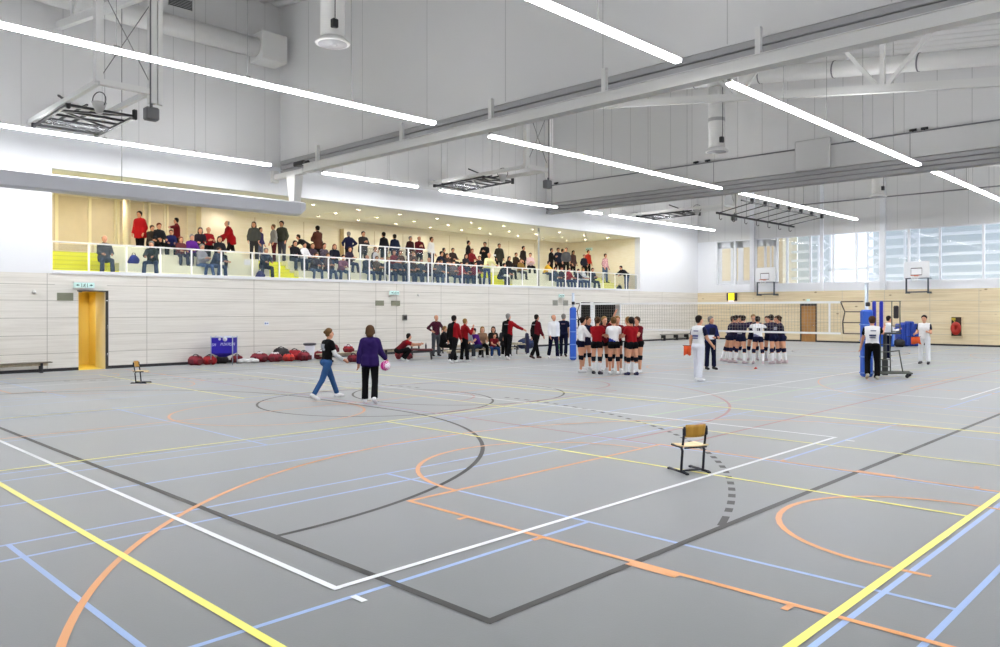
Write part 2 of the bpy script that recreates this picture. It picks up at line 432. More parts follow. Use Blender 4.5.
# ---- high windows: a run of panes with white posts, rooms and a white louvre facade behind
M_glass = mat('window_glass', (240,246,250), 0.02, alpha=0.12, spec=0.6)
M_frame = mat('window_frame_white', (238,240,244), 0.5)
def window(i, x0, x1, posts, rails=()):
    o = thing('window_%d' % i, None, None, ((x0+x1)/2, EW+0.1, WZ0)); o['kind'] = 'structure'
    h = WZ1-WZ0; a = x0-(x0+x1)/2; bb = -a
    f = MB()
    f.box(a, bb, -0.05, 0.05, 0, 0.06); f.box(a, bb, -0.05, 0.05, h-0.06, h)
    for p in posts:
        q = p-(x0+x1)/2; f.box(q-0.06, q+0.06, -0.08, 0.08, 0, h)
    for z in rails: f.box(a, bb, -0.04, 0.04, z-0.03, z+0.03)
    obj('window_frame', f, M_frame, o)
    gl = MB(); gl.box(a, bb, -0.004, 0.004, 0.05, h-0.05)
    obj('window_glass', gl, M_glass, o)
window(1, -26.3, -21.4, (-26.25, -24.9, -23.45, -22.0))
window(2, -21.4, -15.9, (-21.35, -19.85, -18.45, -17.1))
window(3, -15.9, -10.6, (-15.75, -14.2, -12.6))
window(4, -10.6, -4.0, (-10.5, -8.9, -7.0, -5.1))
window(5, -4.0, RW, (-3.9, -2.0))
# structural posts in front of the glazing
M_post = mat('column_grey', (224,226,230), 0.6)
b = MB(); b.box(-23.75, -23.45, EW-0.18, EW, 3.15, 13.3); struct('trim_1', b, M_post)
b = MB(); b.box(-15.7, -15.4, EW-0.18, EW, 3.15, 12.2); struct('trim_2', b, M_post)
b = MB(); b.box(-9.0, -8.75, EW-0.18, EW, 3.15, 11.4); struct('trim_3', b, M_frame)
b = MB(); b.box(-19.2, -19.0, EW-0.12, EW, 3.15, 12.6); struct('trim_4', b, M_frame)
# room behind the left panes and white louvres beyond the rest
M_room = wood('back_room_birch', (240,228,196), (224,206,166), (1,1,5))
b = MB(); b.box(-30, -22.0, EW+3.0, EW+3.1, 2.9, 7.4, 0); b.box(-30, -22.0, EW+0.3, EW+3.1, 2.8, 2.9, 0); b.box(-22.1, -22.0, EW+0.9, EW+3.0, 2.9, 7.2, 0)
b.box(-30, -22.0, EW+0.3, EW+3.1, 7.3, 7.4, 0)
struct('wall_back_room', b, [M_room])
# pale posts dividing the office glazing in two-and-two
off = MB()
for x0, x1 in ((-26.25,-25.95),(-25.3,-25.1),(-24.75,-24.4),(-23.9,-23.75),(-22.95,-22.78),(-22.3,-22.1),(-22.55,-22.45)):
    off.box(x0, x1, EW+0.2, EW+0.26, WZ0+0.3, WZ1)
off.box(-26.3, -22.1, EW+0.2, EW+0.26, WZ1-0.5, WZ1); off.box(-26.3, -22.1, EW+0.2, EW+0.26, WZ0, WZ0+0.32)
struct('trim_5', off, M_frame)
M_louv = mat('facade_louvre_white', (240,244,246), 0.6)
M_louvp = mat('facade_panel_grey', (206,214,216), 0.7)
lv = MB()
for x0, x1 in ((-22.0, -19.9), (-17.2, -9.4)):
    z = 3.4
    while z < 8.2:
        lv.box(x0, x1, EW+2.2, EW+2.5, z, z+0.16, 0); z += 0.58
    lv.box(x0, x1, EW+3.2, EW+3.25, 3.2, 8.6, 1)
struct('trim_6', lv, [M_louv, M_louvp])
# white lattice trusses between the facade bays
tr = MB()
for x0 in (-20.0, -17.0, -14.9, -9.9):
    for x in (x0, x0+0.75): tr.box(x-0.05, x+0.05, EW+1.6, EW+1.75, 3.2, 7.8)
    for k in range(4):
        z = 3.4+k*1.05
        tr.bar((x0, EW+1.67, z), (x0+0.75, EW+1.67, z+0.52), 0.06); tr.bar((x0+0.75, EW+1.67, z+0.52), (x0, EW+1.67, z+1.05), 0.06)
tr.box(-19.3, -17.0, EW+1.6, EW+1.7, 4.45, 4.6); tr.box(-9.2, -4, EW+1.6, EW+1.7, 4.6, 4.72)
struct('trim_7', tr, M_frame)
M_hill = mat('distant_building_blue', (196,204,228), 0.8, noise=0.2, nscale=0.4)
b = MB(); b.box(-19.5, -16.5, EW+9, EW+12, 0, 4.6); b.box(-9.6, 3, EW+9, EW+12, 0, 6.0); b.box(-8, -4, EW+8, EW+9, 0, 8.2)
struct('exterior', b, M_hill)
# doors
M_doorw = wood('door_oak_brown', (176,128,70), (150,102,52), (1,1,0.4))
d = thing('door_1', 'brown wooden door in the plywood end wall', None, (0, 0, 0)); d['kind'] = 'structure'
b = MB(); b.box(DX0, DX1, EW+0.05, EW+0.10, 0, DZ); obj('door_leaf', b, M_doorw, d)
b = MB(); b.box(DX0-0.05, DX0+0.01, EW-0.02, EW+0.14, 0, DZ+0.04); b.box(DX1-0.01, DX1+0.07, EW-0.02, EW+0.14, 0, DZ+0.04); b.box(DX0-0.05, DX1+0.07, EW-0.02, EW+0.14, DZ-0.18, DZ+0.06)
obj('door_frame', b, mat('door_frame_dark', (52,50,48), 0.5), d)
b = MB(); b.tube([(DX1-0.12, EW+0.03, 1.05), (DX1-0.25, EW+0.03, 1.05)], 0.012); obj('door_handle', b, mat('chrome', (200,200,205), 0.2, 1.0), d)
# yellow corridor behind the open door of the left wall
M_yel = mat('corridor_yellow', (236,214,124), 0.6)
M_yelf = mat('corridor_floor_yellow', (244,222,90), 0.5)
c = MB()
c.box(LW-2.6, LW-T, 8.3, 8.55, 0, 2.7, 0); c.box(LW-2.7, LW-2.6, 8.3, 9.9, 0, 2.7, 0)
c.box(LW-2.6, LW-T, 9.75, 9.85, 0, 2.7, 0); c.box(LW-2.6, LW-T, 8.3, 9.85, 2.62, 2.7, 0)
c.box(LW-T, LW-0.02, 8.56, 8.604, 0, 2.6, 0); c.box(LW-2.6, LW-0.01, 8.5, 9.75, -0.02, 0.004, 1)
struct('wall_corridor', c, [M_yel, M_yelf])
d = thing('door_2', 'open doorway to the yellow corridor', None, (0,0,0)); d['kind'] = 'structure'
b = MB(); b.box(LW-0.9, LW-0.02, 9.42, 9.47, 0.01, 2.58); obj('door_leaf', b, mat('door_leaf_cream', (235,226,190), 0.5), d)
b = MB(); b.box(LW-0.04, LW+0.02, 9.44, 9.52, 0, 2.62); b.box(LW-0.04, LW+0.02, 8.56, 9.5, 2.58, 2.62); obj('door_frame', b, mat('door_frame_dark', (52,50,48), 0.5), d)
b = MB()
for k in (0.4, 1.3, 2.2): b.tube([(LW+0.02, 9.48, k), (LW+0.02, 9.48, k+0.12)], 0.012)
obj('hinge', b, mat('chrome', (200,200,205), 0.2, 1.0), d)
# dark storage opening far along the left wall
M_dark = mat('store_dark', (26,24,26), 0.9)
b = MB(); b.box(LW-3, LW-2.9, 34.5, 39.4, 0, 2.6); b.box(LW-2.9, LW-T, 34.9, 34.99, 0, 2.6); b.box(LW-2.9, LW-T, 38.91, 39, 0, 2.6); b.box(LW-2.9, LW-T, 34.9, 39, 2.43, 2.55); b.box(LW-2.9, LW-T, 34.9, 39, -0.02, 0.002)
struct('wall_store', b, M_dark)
d = thing('door_3', 'dark storage opening with a pale middle post', None, (0,0,0)); d['kind'] = 'structure'
b = MB(); b.box(LW-0.05, LW+0.01, 35.95, 36.2, 0, 2.42); b.box(LW-0.06, LW+0.01, 34.96, 35.02, 0, 2.42); b.box(LW-0.06, LW+0.01, 38.86, 38.92, 0, 2.42)
obj('door_frame', b, M_frame, d)

# ================================================================ the spectator gallery
gw = MB()
gw.box(GX-0.2, GX, GY0-0.1, GY1+0.1, GZ0, GZ1+0.3, 0)                      # back wall
gw.box(GX, LW-T, GY1, GY1+0.2, GZ0, GZ1, 0)                                # far side wall
gw.box(GX, LW-T, GY0-0.2, GY0, GZ0, GZ1, 0)
M_recess = mat('gallery_cupboard_cream', (246,238,216), 0.7)
gw.box(GX, GX+0.5, 15.2, 17.0, GZ0, GZ1, 1); gw.box(GX, GX+0.35, 22.7, 28.4, GZ0, 6.1, 1)
for y in (18.0, 19.2, 20.6, 22.7, 24.6, 26.5, 28.4, 30.2, 31.6, 33.4, 35.2, 37.6): gw.box(GX, GX+(0.36 if 22.6 < y < 28.5 else 0.01), y-0.01, y+0.01, 4.1, 6.1 if 22.6 < y < 28.5 else 6.3, 2)
struct('wall_gallery', gw, [M_creamp, M_recess, mat('joint_brown', (196,176,136), 0.8)])
gc = MB(); gc.box(GX, LW-T, GY0, GY1, GZ1, GZ1+0.12, 0)
for k in range(14): gc.box(-31.5, -30.2, 9+k*2.3, 9.05+k*2.3, GZ1-0.003, GZ1, 1)
struct('ceiling_gallery', gc, [mat('gallery_ceiling', (247,245,240), 0.8), mat('ceiling_slot', (190,180,150), 0.8)])
# tiers: floor 3.2, bench level 3.62, walkway 4.05
M_tier = mat('tier_cream', (240,240,216), 0.6)
M_step = mat('stair_yellow', (240,240,40), 0.55)
aisles = ((7.95, 10.3), (16.15, 17.5), (28.9, 30.6), (38.6, 40.98))
tf = MB()
tf.box(GX, LW-T, GY0, GY1, GZ0-0.35, GZ0, 0); tf.box(LW-T, LW+0.03, GY0, GY1, 3.15, 3.26, 1)
edges = [GY0]+[v for a in aisles for v in a]+[41.0]
for i in range(0, len(edges), 2):
    y0, y1 = edges[i], edges[i+1]
    if y1-y0 < 0.3: continue
    tf.box(-29.75, -28.85, y0, y1, GZ0, 3.64, 0); tf.box(-30.6, -29.75, y0, y1, GZ0, 4.08, 0)
tf.box(GX, -30.6, GY0, GY1, GZ0, 4.05, 0)
struct('floor_gallery', tf, [M_tier, M_white], 'stepped cream spectator tiers')
for i, (y0, y1) in enumerate(aisles):
    s = MB()
    for k in range(5):
        s.box(-30.6+0.0, -28.85-0.35*k, y0+0.01, y1-0.01, GZ0+0.17*k, GZ0+0.17*(k+1), 0)
        s.box(-28.87-0.35*k, -28.845-0.35*k, y0+0.01, y1-0.01, GZ0+0.17*(k+1)-0.02, GZ0+0.17*(k+1)+0.002, 1)
    o = struct('trim_%d' % (8+i), s, [M_step if i < 3 else mat('stair_cream_yellow', (240,238,150), 0.6), mat('stair_nosing', (206,206,60), 0.6)], 'bright yellow aisle steps between spectator tiers')
# blinds with cream mullions behind the first tiers
M_blind = mat('woven_blind_tan', (222,208,182), 0.8, noise=0.06, nscale=3)
for i, (y0, y1) in enumerate(((7.9, 9.55), (9.67, 10.75), (10.87, 11.75), (11.95, 12.9), (13.2, 13.75), (13.95, 14.75))):
    o = thing('window_%d' % (6+i), 'gallery window with a lowered tan blind', None, (GX+0.03, y0, 4.3)); o['kind'] = 'structure'
    b = MB(); b.box(0, 0.03, 0, y1-y0, 0, 2.15)
    for k in range(22): b.box(0.03, 0.038, 0, y1-y0, 0.02+k*0.097, 0.05+k*0.097)
    obj('blind', b, M_blind, o)
    b = MB(); b.box(0, 0.07, -0.09, 0, -0.25, 2.2); b.box(0, 0.07, y1-y0, y1-y0+0.03, -0.25, 2.2); b.box(0, 0.05, 0, y1-y0, -0.06, 0)
    obj('window_frame', b, M_cream, o)
b = MB(); b.tube([(-32.4, 11.85, 4.05), (-32.4, 11.85, GZ1)], 0.14, 16); b.tube([(-32.4, 11.85, GZ1-0.12), (-32.4, 11.85, GZ1)], 0.22, 16)
struct('column_gallery', b, M_cream)
b = MB(); b.tube([(-28.5, 32.35, 3.2), (-28.5, 32.35, GZ1)], 0.05, 8); struct('trim_12', b, M_steel2)

# ================================================================ roof and bulkheads over the dividers
rf = MB(); 
n = 320; w_ = (EW-BW)/n
vs = []; fs = []
for i in range(n+1):   # trapezoid ribs running across the hall
    y = BW+i*w_; d = 0.0 if (i//2) % 2 else 0.10
    vs += [(RW+0.3, y, R(RW+0.3)+d), (LW-T, y, R(LW-T)+d)]
for i in range(n): fs.append((2*i, 2*i+1, 2*i+3, 2*i+2))
rf.add(vs, fs, 0)
rf.add([(RW+0.3,BW,R(RW)+0.3),(LW-T,BW,R(LW)+0.3),(LW-T,EW,R(LW)+0.3),(RW+0.3,EW,R(RW)+0.3)], [(0,3,2,1)], 0)
struct('ceiling', rf, mat('roof_deck_grey', (214,214,214), 0.6))
for i, yb in enumerate((15.95, 32.05)):
    b = MB()
    b.add([(LW,yb,7.95),(RW,yb,7.95),(RW,yb,R(RW)+0.06),(LW,yb,R(LW)+0.06)], [(0,1,2,3)], 0)
    b.add([(LW,yb+0.9,7.95),(RW,yb+0.9,7.95),(RW,yb+0.9,R(RW)+0.06),(LW,yb+0.9,R(LW)+0.06)], [(3,2,1,0)], 0)
    b.box(LW, RW, yb, yb+0.9, 7.86, 7.95, 0)
    x = -25.6
    while x < RW:
        b.box(x-0.012, x+0.012, yb-0.003, yb, 8.75 if i else 7.9, R(x)-0.02, 1); x += (1.14 if i else 3.43)
    struct('wall_bulkhead_%d' % (i+1), b, [M_upper, M_seam])
# ================================================================ overhead: dividers, lights, trusses, ducts, backstops
M_strip = mat('curtain_cassette_grey', (172,172,174), 0.6)
M_stripd = mat('curtain_slot_dark', (120,120,124), 0.7)
M_black = mat('black_metal', (34,34,38), 0.45)
M_wire = mat('wire_grey', (120,120,120), 0.5)
M_panelb = mat('divider_panel_grey', (206,206,206), 0.7, noise=0.02, nscale=0.5)
# divider one: cassette under the bulkhead and a white girder in front of it, carried on hangers
d = thing('divider_curtain', 'folded hall divider with white girder, nearer of the two overhead dividers', 'divider', (XC, 15.9, 7.3), 0)
hw = (RW-LW)/2; X0, X1 = LW-XC, RW-XC
b = MB()
for k, z in enumerate((0.0, 0.19, 0.38)): b.cbox(X0+0.05, X1, 0.02-0.0*k, 0.4, z, z+0.165, 0.02, 0)
b.box(X0+0.1, X1, 0.12, 0.38, 0.01, 0.545, 1)
obj('curtain_cassette', b, [M_strip, M_stripd], d, 'grey three-fold curtain housing')
GXs = -25.05-XC
g_ = MB(); g_.cbox(GXs, X1, -0.52, -0.28, -0.26, 0.02, 0.015); g_.box(GXs, X1, -0.56, -0.24, -0.27, -0.25); g_.box(GXs, X1, -0.56, -0.24, 0.0, 0.02)
obj('girder', g_, M_steel, d)
for x in (-24.3, -19.45, -15.45, -11.5, -7.5, -3.45): 
    b = MB(); b.box(x-XC-0.06, x-XC+0.06, -0.45, -0.34, 0.0, 0.62); obj('hanger', b, M_steel, d)
b = MB(); b.cbox(X0+0.35, GXs-0.1, -0.5, -0.3, -0.30, -0.10, 0.02); b.box(X0+0.3, X0+0.5, -0.55, -0.3, -0.4, 0.05)
obj('end_beam', b, M_steel, d)
b = MB(); b.cbox(GXs-0.75, GXs-0.1, -0.5, -0.25, 0.03, 0.2, 0.03); b.tube([(GXs-0.1,-0.4,0.1),(GXs+0.15,-0.4,0.1)], 0.07)
obj('drive_motor', b, M_black, d)
# divider two
d = thing('divider_curtain', 'folded hall divider below a pale panel strip, farther overhead divider', 'divider', (XC, 32.0, 7.2), 0)
b = MB(); b.box(X0+0.4, X1, -0.05, 0.3, 0.55, 1.5, 0); b.box(X0+0.4, X1, -0.09, 0.0, 1.46, 1.51, 1)
for x in (-27.2, -17.6, -9.4): b.box(x-XC-0.012, x-XC+0.012, -0.056, -0.05, 0.55, 1.46, 1)
obj('panel_strip', b, [M_panelb, M_stripd], d, 'pale panel strip with dark top edge')
b = MB()
for k, z in enumerate((-0.02, 0.17, 0.36)): b.cbox(X0+0.05, X1, -0.06, 0.4, z, z+0.165, 0.02, 0)
b.box(X0+0.1, X1, 0.04, 0.38, 0.0, 0.54, 1)
obj('curtain_cassette', b, [M_strip, M_stripd], d, 'grey three-fold curtain housing')
for x in (-26.9, -18.5, -17.9, -9.3, -8.9):
    b = MB(); b.tube([(x-XC-0.12, -0.05, 1.58), (x-XC+0.12, -0.05, 1.58)], 0.05); b.box(x-XC-0.02, x-XC+0.02, -0.07, -0.03, 1.5, 1.62); obj('pulley', b, M_black, d)
b = MB(); b.cbox(-0.72, 0.72, -0.09, 0.09, -0.62, 0.62, 0.03); b.box(-0.66, 0.66, -0.10, -0.085, -0.56, 0.56)
single('speaker_panel', b, M_panelb, 'square pale speaker panel mounted on the farther divider', 'panel', (-13.05, 31.82, 8.36))
# wall end of a third track seen far right under divider two
b = MB(); b.box(-20.5-XC, X1, -0.06, 0.06, -0.03, 0.03)
o = single('cable_track', b, M_stripd, 'thin dark cable track along the grey wall above far windows', 'cable', (XC, 47.6, 8.5))
b2 = MB()
for x in (-24.6, -20.1, -15.4, -11.2, -7.9): b2.tube([(x-XC, 0, 0), (x-XC, 0, R(x)-8.5)], 0.012, 5)
obj('suspension_wire', b2, M_wire, o)

# grey rolled gallery screen housing hanging beside the gallery
b = MB(); pr = [(-0.22,0.05),(-0.16,0.0),(0.16,0.0),(0.22,0.05),(0.22,0.45),(0.16,0.5),(-0.16,0.5),(-0.22,0.45)]
L0, L1 = -14.0, 0.0
b.prism(pr, L0, L1-0.25, 0); b.prism([(x*0.97, 0.25+(z-0.25)*0.97+0.0) for x, z in pr], L1-0.25, L1-0.24, 0)
v0 = [(x, L1-0.24, z) for x, z in pr]; v1 = [(x*0.7, L1, 0.25+(z-0.25)*0.55+0.1) for x, z in pr]
b.add(v0+v1, [(i, (i+1) % 8, 8+(i+1) % 8, 8+i) for i in range(8)]+[tuple(range(8, 16))], 0)
t = thing('screen_housing', 'long blue-grey box beam hanging in front of the gallery', 'beam', (-25.55, 15.7, 5.48))
obj('casing', b, mat('housing_bluegrey', (206,208,216), 0.5), t)
b = MB(); b.add([(-0.16,-0.5,0.45),(0.16,-0.5,0.45),(0.16,-0.22,0.45),(-0.16,-0.22,0.45),(-0.3,-0.55,1.45),(0.3,-0.55,1.45),(0.3,-0.2,1.45),(-0.3,-0.2,1.45)],
    [(0,3,2,1),(4,5,6,7),(0,1,5,4),(1,2,6,5),(2,3,7,6),(3,0,4,7)], 0)
obj('bracket', b, M_steel, t, 'white tapered bracket')
for y in (-13.0, -6.5):
    b = MB(); b.tube([(0, y, 0.5), (0, y, R(-25.55)-5.48)], 0.012, 5); obj('suspension_wire', b, M_wire, t)

# ---- linear lights: each row of each bay is one trunking with its lamps
M_lamp = mat('lamp_diffuser', (252,252,253), 0.5, emit=LAMP)
M_lamps = mat('lamp_diffuser_side', (252,252,253), 0.5, emit=LAMP*0.22)
M_addglow = mat('added_uplight_glow', (252,252,253), 0.5, emit=LAMP*0.26)  # glow added on top of the housings to brighten upper walls and roof
M_house = mat('lamp_housing', (235,235,235), 0.4)
def light_row(x, y0, y1, label, first=None):
    t = thing('linear_ceiling_light', label, 'ceiling light', (x, y0, 7.2), 0, None)
    L = y1-y0; n = max(1, round(L/1.47)); s = L/n
    h = MB(); h.prism([(-0.07,0.05),(0.07,0.05),(0.075,0.075),(0.055,0.10),(-0.055,0.10),(-0.075,0.075)], 0, L); h.m[5] = 1
    obj('housing', h, [M_house, M_addglow], t)
    for k in range(n):
        b = MB(); pr = [(-0.085,0.06),(-0.08,0.0),(0.08,0.0),(0.085,0.06)]
        b.prism(pr, k*s+0.015, (k+1)*s-0.015)
        for i_ in (0, 1, 2, 4): b.m[i_] = 1
        obj('diffuser', b, [M_lamp, M_lamps], t)
    k = 0.05
    while k < L:
        b = MB(); b.tube([(0, k, 0.1), (0, k, R(x)-7.2)], 0.006, 5); b.box(-0.04, 0.04, k-0.06, k+0.06, 0.09, 0.14)
        obj('suspension_wire', b, M_wire, t); k += s*2 if L > 3 else 10
    return t
bays = ((0.1, 14.4, 'near bay'), (16.6, 30.75, 'middle bay'), (32.45, 46.7, 'far bay'))
for y0, y1, nm in bays:
    for x, rn in ((-25.65, 'closest to the gallery'), (-16.6, 'second from the gallery'), (-8.75, 'third from the gallery'), (-1.1, 'farthest from the gallery')):
        if x == -25.65 and nm == 'middle bay':
            light_row(x, 16.6, 21.3, 'short bright linear light above the gallery front, middle bay'); light_row(x, 22.6, 30.5, 'long bright linear light above the gallery front, middle bay')
        elif x == -25.65 and nm == 'far bay':
            light_row(x, 32.9, 34.3, 'short glowing linear light at the far end of gallery row'); light_row(x, 35.1, 46.6, 'long bright linear light above far end of the gallery')
        else: light_row(x, y0, y1, 'white glowing linear light row %s, %s' % (rn, nm))

# ---- sloping roof trusses
def truss(y, label):
    t = thing('roof_truss', label, 'truss', (XC, y, 9.0))
    zb = lambda x: 7.36-0.136*(x+XC-0)-9.0+0.0   # bottom chord height at local x
    top = lambda x: R(x+XC)-0.12-9.0
    a, e = LW-XC, RW-XC
    b = MB(); b.bar((a,0,zb(a)), (e,0,zb(e)), 0.16, 0.24); obj('bottom_chord', b, M_steel, t)
    b = MB(); b.bar((a,0,top(a)), (e,0,top(e)), 0.16, 0.2); obj('top_chord', b, M_steel, t)
    xs = [-26.2, -21.6, -17.0, -12.4, -7.8, -3.2, 1.0]
    for i, x in enumerate(xs):
        x -= XC
        b = MB(); b.bar((x,0,zb(x)), (x,0,top(x)), 0.13); obj('post', b, M_steel, t)
        if i < len(xs)-1:
            xn = xs[i+1]-XC; xm = (x+xn)/2
            b = MB(); b.bar((x+0.15,0,zb(x)+0.1), (xm,0,top(xm)), 0.11); obj('diagonal', b, M_steel, t)
            b = MB(); b.bar((xn-0.15,0,zb(xn)+0.1), (xm,0,top(xm)), 0.11); obj('diagonal', b, M_steel, t)
    return t
truss(8.0, 'white steel roof truss over the near bay')
truss(24.0, 'white steel roof truss over the middle bay above the net')
truss(40.0, 'white steel roof truss over the far bay')
# ---- ducts
def duct(pts, r, label, loc, bands=()):
    t = thing('air_duct', label, 'duct', loc)
    b = MB(); b.tube(pts, r, 20); obj('pipe', b, M_steel, t)
    for p, q in bands:
        b = MB(); b.tube([p, q], r+0.02, 20, cap=False); obj('band', b, M_stripd, t)
    return t
# near bay: duct along the gallery-side wall ending in a square box
pts = [(3.6,-6.0,0.2),(2.0,-5.9,0.05),(0.9,-5.3,0),(0.25,-4.2,0),(0,-2.8,0),(0,4.2,0)]
t = duct(pts, 0.36, 'round white air duct along the upper wall of near bay', (-27.1, 10.6, 11.9))
b = MB(); b.cbox(-0.45, 0.5, 4.0, 5.05, -0.5, 0.55, 0.02); obj('outlet_box', b, M_steel, t, 'square white outlet box')
m_ = 0.13
def rl(x, z0): return z0-m_*(x-XC)
for y, z0, nm in ((27.0, 10.63, 'middle'), (43.0, 10.2, 'far')):
    t = thing('air_duct', 'long round white air duct sloping under the %s bay roof' % nm, 'duct', (XC, y, z0))
    b = MB(); b.tube([(LW-XC+0.04, 0, -m_*(LW-XC+0.04)), (RW-XC-0.04, 0, -m_*(RW-XC-0.04))], 0.28, 20); obj('pipe', b, M_steel, t)
    for k in range(10):
        x = -12.6+k*2.65; b = MB(); b.tube([(x, 0, -m_*x), (x+0.05, 0, -m_*(x+0.05))], 0.295, 20, cap=False); obj('joint_band', b, M_stripd, t)
# three drop outlets
def outlet(x, y, zb, zt, label):
    t = thing('ventilation_outlet', label, 'vent', (x, y, zb))
    b = MB(); b.tube([(0,0,0.12), (0,0,zt-zb)], 0.30, 20); obj('pipe', b, M_steel, t)
    b = MB(); b.lathe([(0.42,0.0),(0.44,0.03),(0.33,0.13),(0.30,0.16),(0.05,0.10),(0.05,0.04)], 20); b.lathe([(0.36,-0.01),(0.36,0.0),(0.12,0.0),(0.12,-0.03),(0.0,-0.03)], 20, 1)
    obj('diffuser_ring', b, [M_steel, M_strip], t)
    b = MB(); b.tube([(0,0,1.15),(0,0,1.28)], 0.315, 20, cap=False); obj('clamp_band', b, M_strip, t)
    b = MB(); b.cbox(0.22, 0.36, -0.22, -0.06, 0.3, 0.52, 0.02); b.tube([(0.33,-0.15,0.4),(0.33,-0.15,min(2.6, zt-zb))], 0.012, 6); obj('damper_motor', b, M_black, t)
outlet(-16.55, 11.0, 8.62, R(-16.55), 'round white ventilation drop hanging in the near bay')
outlet(-14.75, 27.0, 8.0, rl(-14.75, 10.63)-0.33, 'round white ventilation drop hanging in the middle bay')
outlet(-14.2, 43.0, 7.9, rl(-14.2, 10.2)-0.33, 'round white ventilation drop hanging in the far bay')
# wall grille
b = MB(); b.box(0, 0.02, 0, 0.82, 0, 0.34, 1)
for k in range(6): b.box(0.02, 0.035, 0.02, 0.8, 0.03+k*0.055, 0.05+k*0.055, 0)
b.box(0.0,0.04,-0.02,0.0,-0.02,0.36,0); b.box(0.0,0.04,0.82,0.84,-0.02,0.36,0)
single('wall_vent', b, [M_strip, mat('vent_dark', (60,60,60), 0.8)], 'small dark ventilation grille high on the gallery-side wall', 'vent', (LW+0.005, 11.55, 12.82))

# ---- folded basketball backstops under the roof
def ring(b, c, r, n, M, rr=0.012, m=0):
    b.tube([M @ Vector((c[0]+r*math.cos(2*PI*k/n), c[1]+r*math.sin(2*PI*k/n), c[2])) for k in range(n)], rr, 6, m, closed=True)
def backstop(y, label, light=False):
    t = thing('folded_basketball_backstop', label, 'basketball backstop', (-21.2, y, 7.8), 0, 'ceiling-folded basketball backstops')
    zt = R(-21.2)-7.8
    b = MB(); b.box(-0.09,0.09,-0.63,-0.45,0,zt); obj('upright', b, M_steel, t)
    b = MB(); b.box(-0.09,0.09,0.72,0.9,-0.3,zt); b.box(-0.05,0.05,0.95,1.08,-0.3,zt); obj('upright', b, M_steel, t)
    b = MB(); b.bar((0.03,-0.54,0),(0.03,0.9,0),0.14,0.16); obj('crossbar', b, M_steel, t); b = MB(); b.bar((-3,-0.54,0),(-3,0.9,0),0.1); obj('crossbar', b, M_steel, t)
    for yy in (-0.54, 0.75):
        b = MB(); b.bar((0,yy,0),(-6.0,yy,-0.02),0.12,0.14); obj('boom', b, M_steel, t)
    b = MB(); b.tube([(-0.02,-0.5,0.1),(0,0.85,1.9+0.6)], 0.012, 5); b.tube([(-0.02,0.85,0.1),(0,-0.5,1.9+0.6)], 0.012, 5); obj('bracing_cable', b, M_wire, t)
    f = MB(); z = -0.12
    for yy in (-0.5, 1.3): f.bar((-2.5,yy,z),(-5.7,yy,z-0.06),0.07)
    for xx in (-2.5, -3.3, -4.6, -5.7): f.bar((xx,-0.5,z),(xx,1.3,z),0.07)
    f.bar((-3.3,-0.5,z),(-4.6,1.3,z),0.05); f.bar((-4.6,-0.5,z),(-5.7,1.3,z),0.05)
    f.bar((-2.5,0.0,z+0.1),(-5.7,0.0,z+0.1),0.05); f.bar((-2.5,0.8,z+0.1),(-5.7,0.8,z+0.1),0.05)
    f.bar((-2.6,-0.45,z+0.1),(-3.5,-0.45,0.35),0.05)
    f.bar((-2.5,1.3,z),(-3.3,-0.5,z),0.05); f.bar((-3.9,-0.5,z),(-3.9,1.3,z),0.06); f.bar((-5.2,-0.5,z),(-5.2,1.3,z),0.06); f.bar((-2.5,0.4,z+0.12),(-5.7,0.4,z+0.12),0.06)
    for xx, yy in ((-5.7,-0.5),(-5.7,1.3),(-2.5,-0.5),(-2.5,1.3)): f.cbox(xx-0.06,xx+0.06,yy-0.06,yy+0.06,z-0.1,z+0.2,0.02)
    obj('folding_frame', f, M_black, t, 'black folded steel frame')
    b = MB(); b.cbox(-5.6,-4.1,-0.45,1.25,z-0.12,z-0.08,0.01); obj('target_board', b, mat('board_acrylic', (150,152,156), 0.7, alpha=0.16, spec=0.1), t, 'clear rectangular board')
    b = MB(); ring(b, (0,0,0), 0.225, 20, Matrix.Translation((-2.0,0.15,0.05)) @ Euler((PI/2,0,0.5)).to_matrix().to_4x4(), 0.014)
    hp_ = obj('hoop', b, M_black, t)
    b = MB(); b.lathe([(0.2,0.0),(0.16,-0.12),(0.10,-0.25),(0.09,-0.3)], 12, M=Matrix.Translation((-2.0,0.15,-0.02))); obj('hoop_net', b, mat('net_cord_white', (232,232,232), 0.8, alpha=0.45), hp_)
    b = MB(); b.cbox(-0.16,0.1,0.62,0.98,-0.75,-0.4,0.04); b.tube([(0,0.8,-0.4),(0,0.8,-0.3)], 0.03); b.tube([(0.12,0.72,-0.45),(0.12,0.72,zt*0.9)], 0.02, 6); obj('winch', b, mat('winch_grey', (110,110,112), 0.5), t)
    return t
backstop(7.6, 'folded basketball backstop hanging in the near bay')
backstop(23.85, 'folded basketball backstop hanging in the middle bay')
backstop(40.05, 'folded basketball backstop hanging in the far bay')
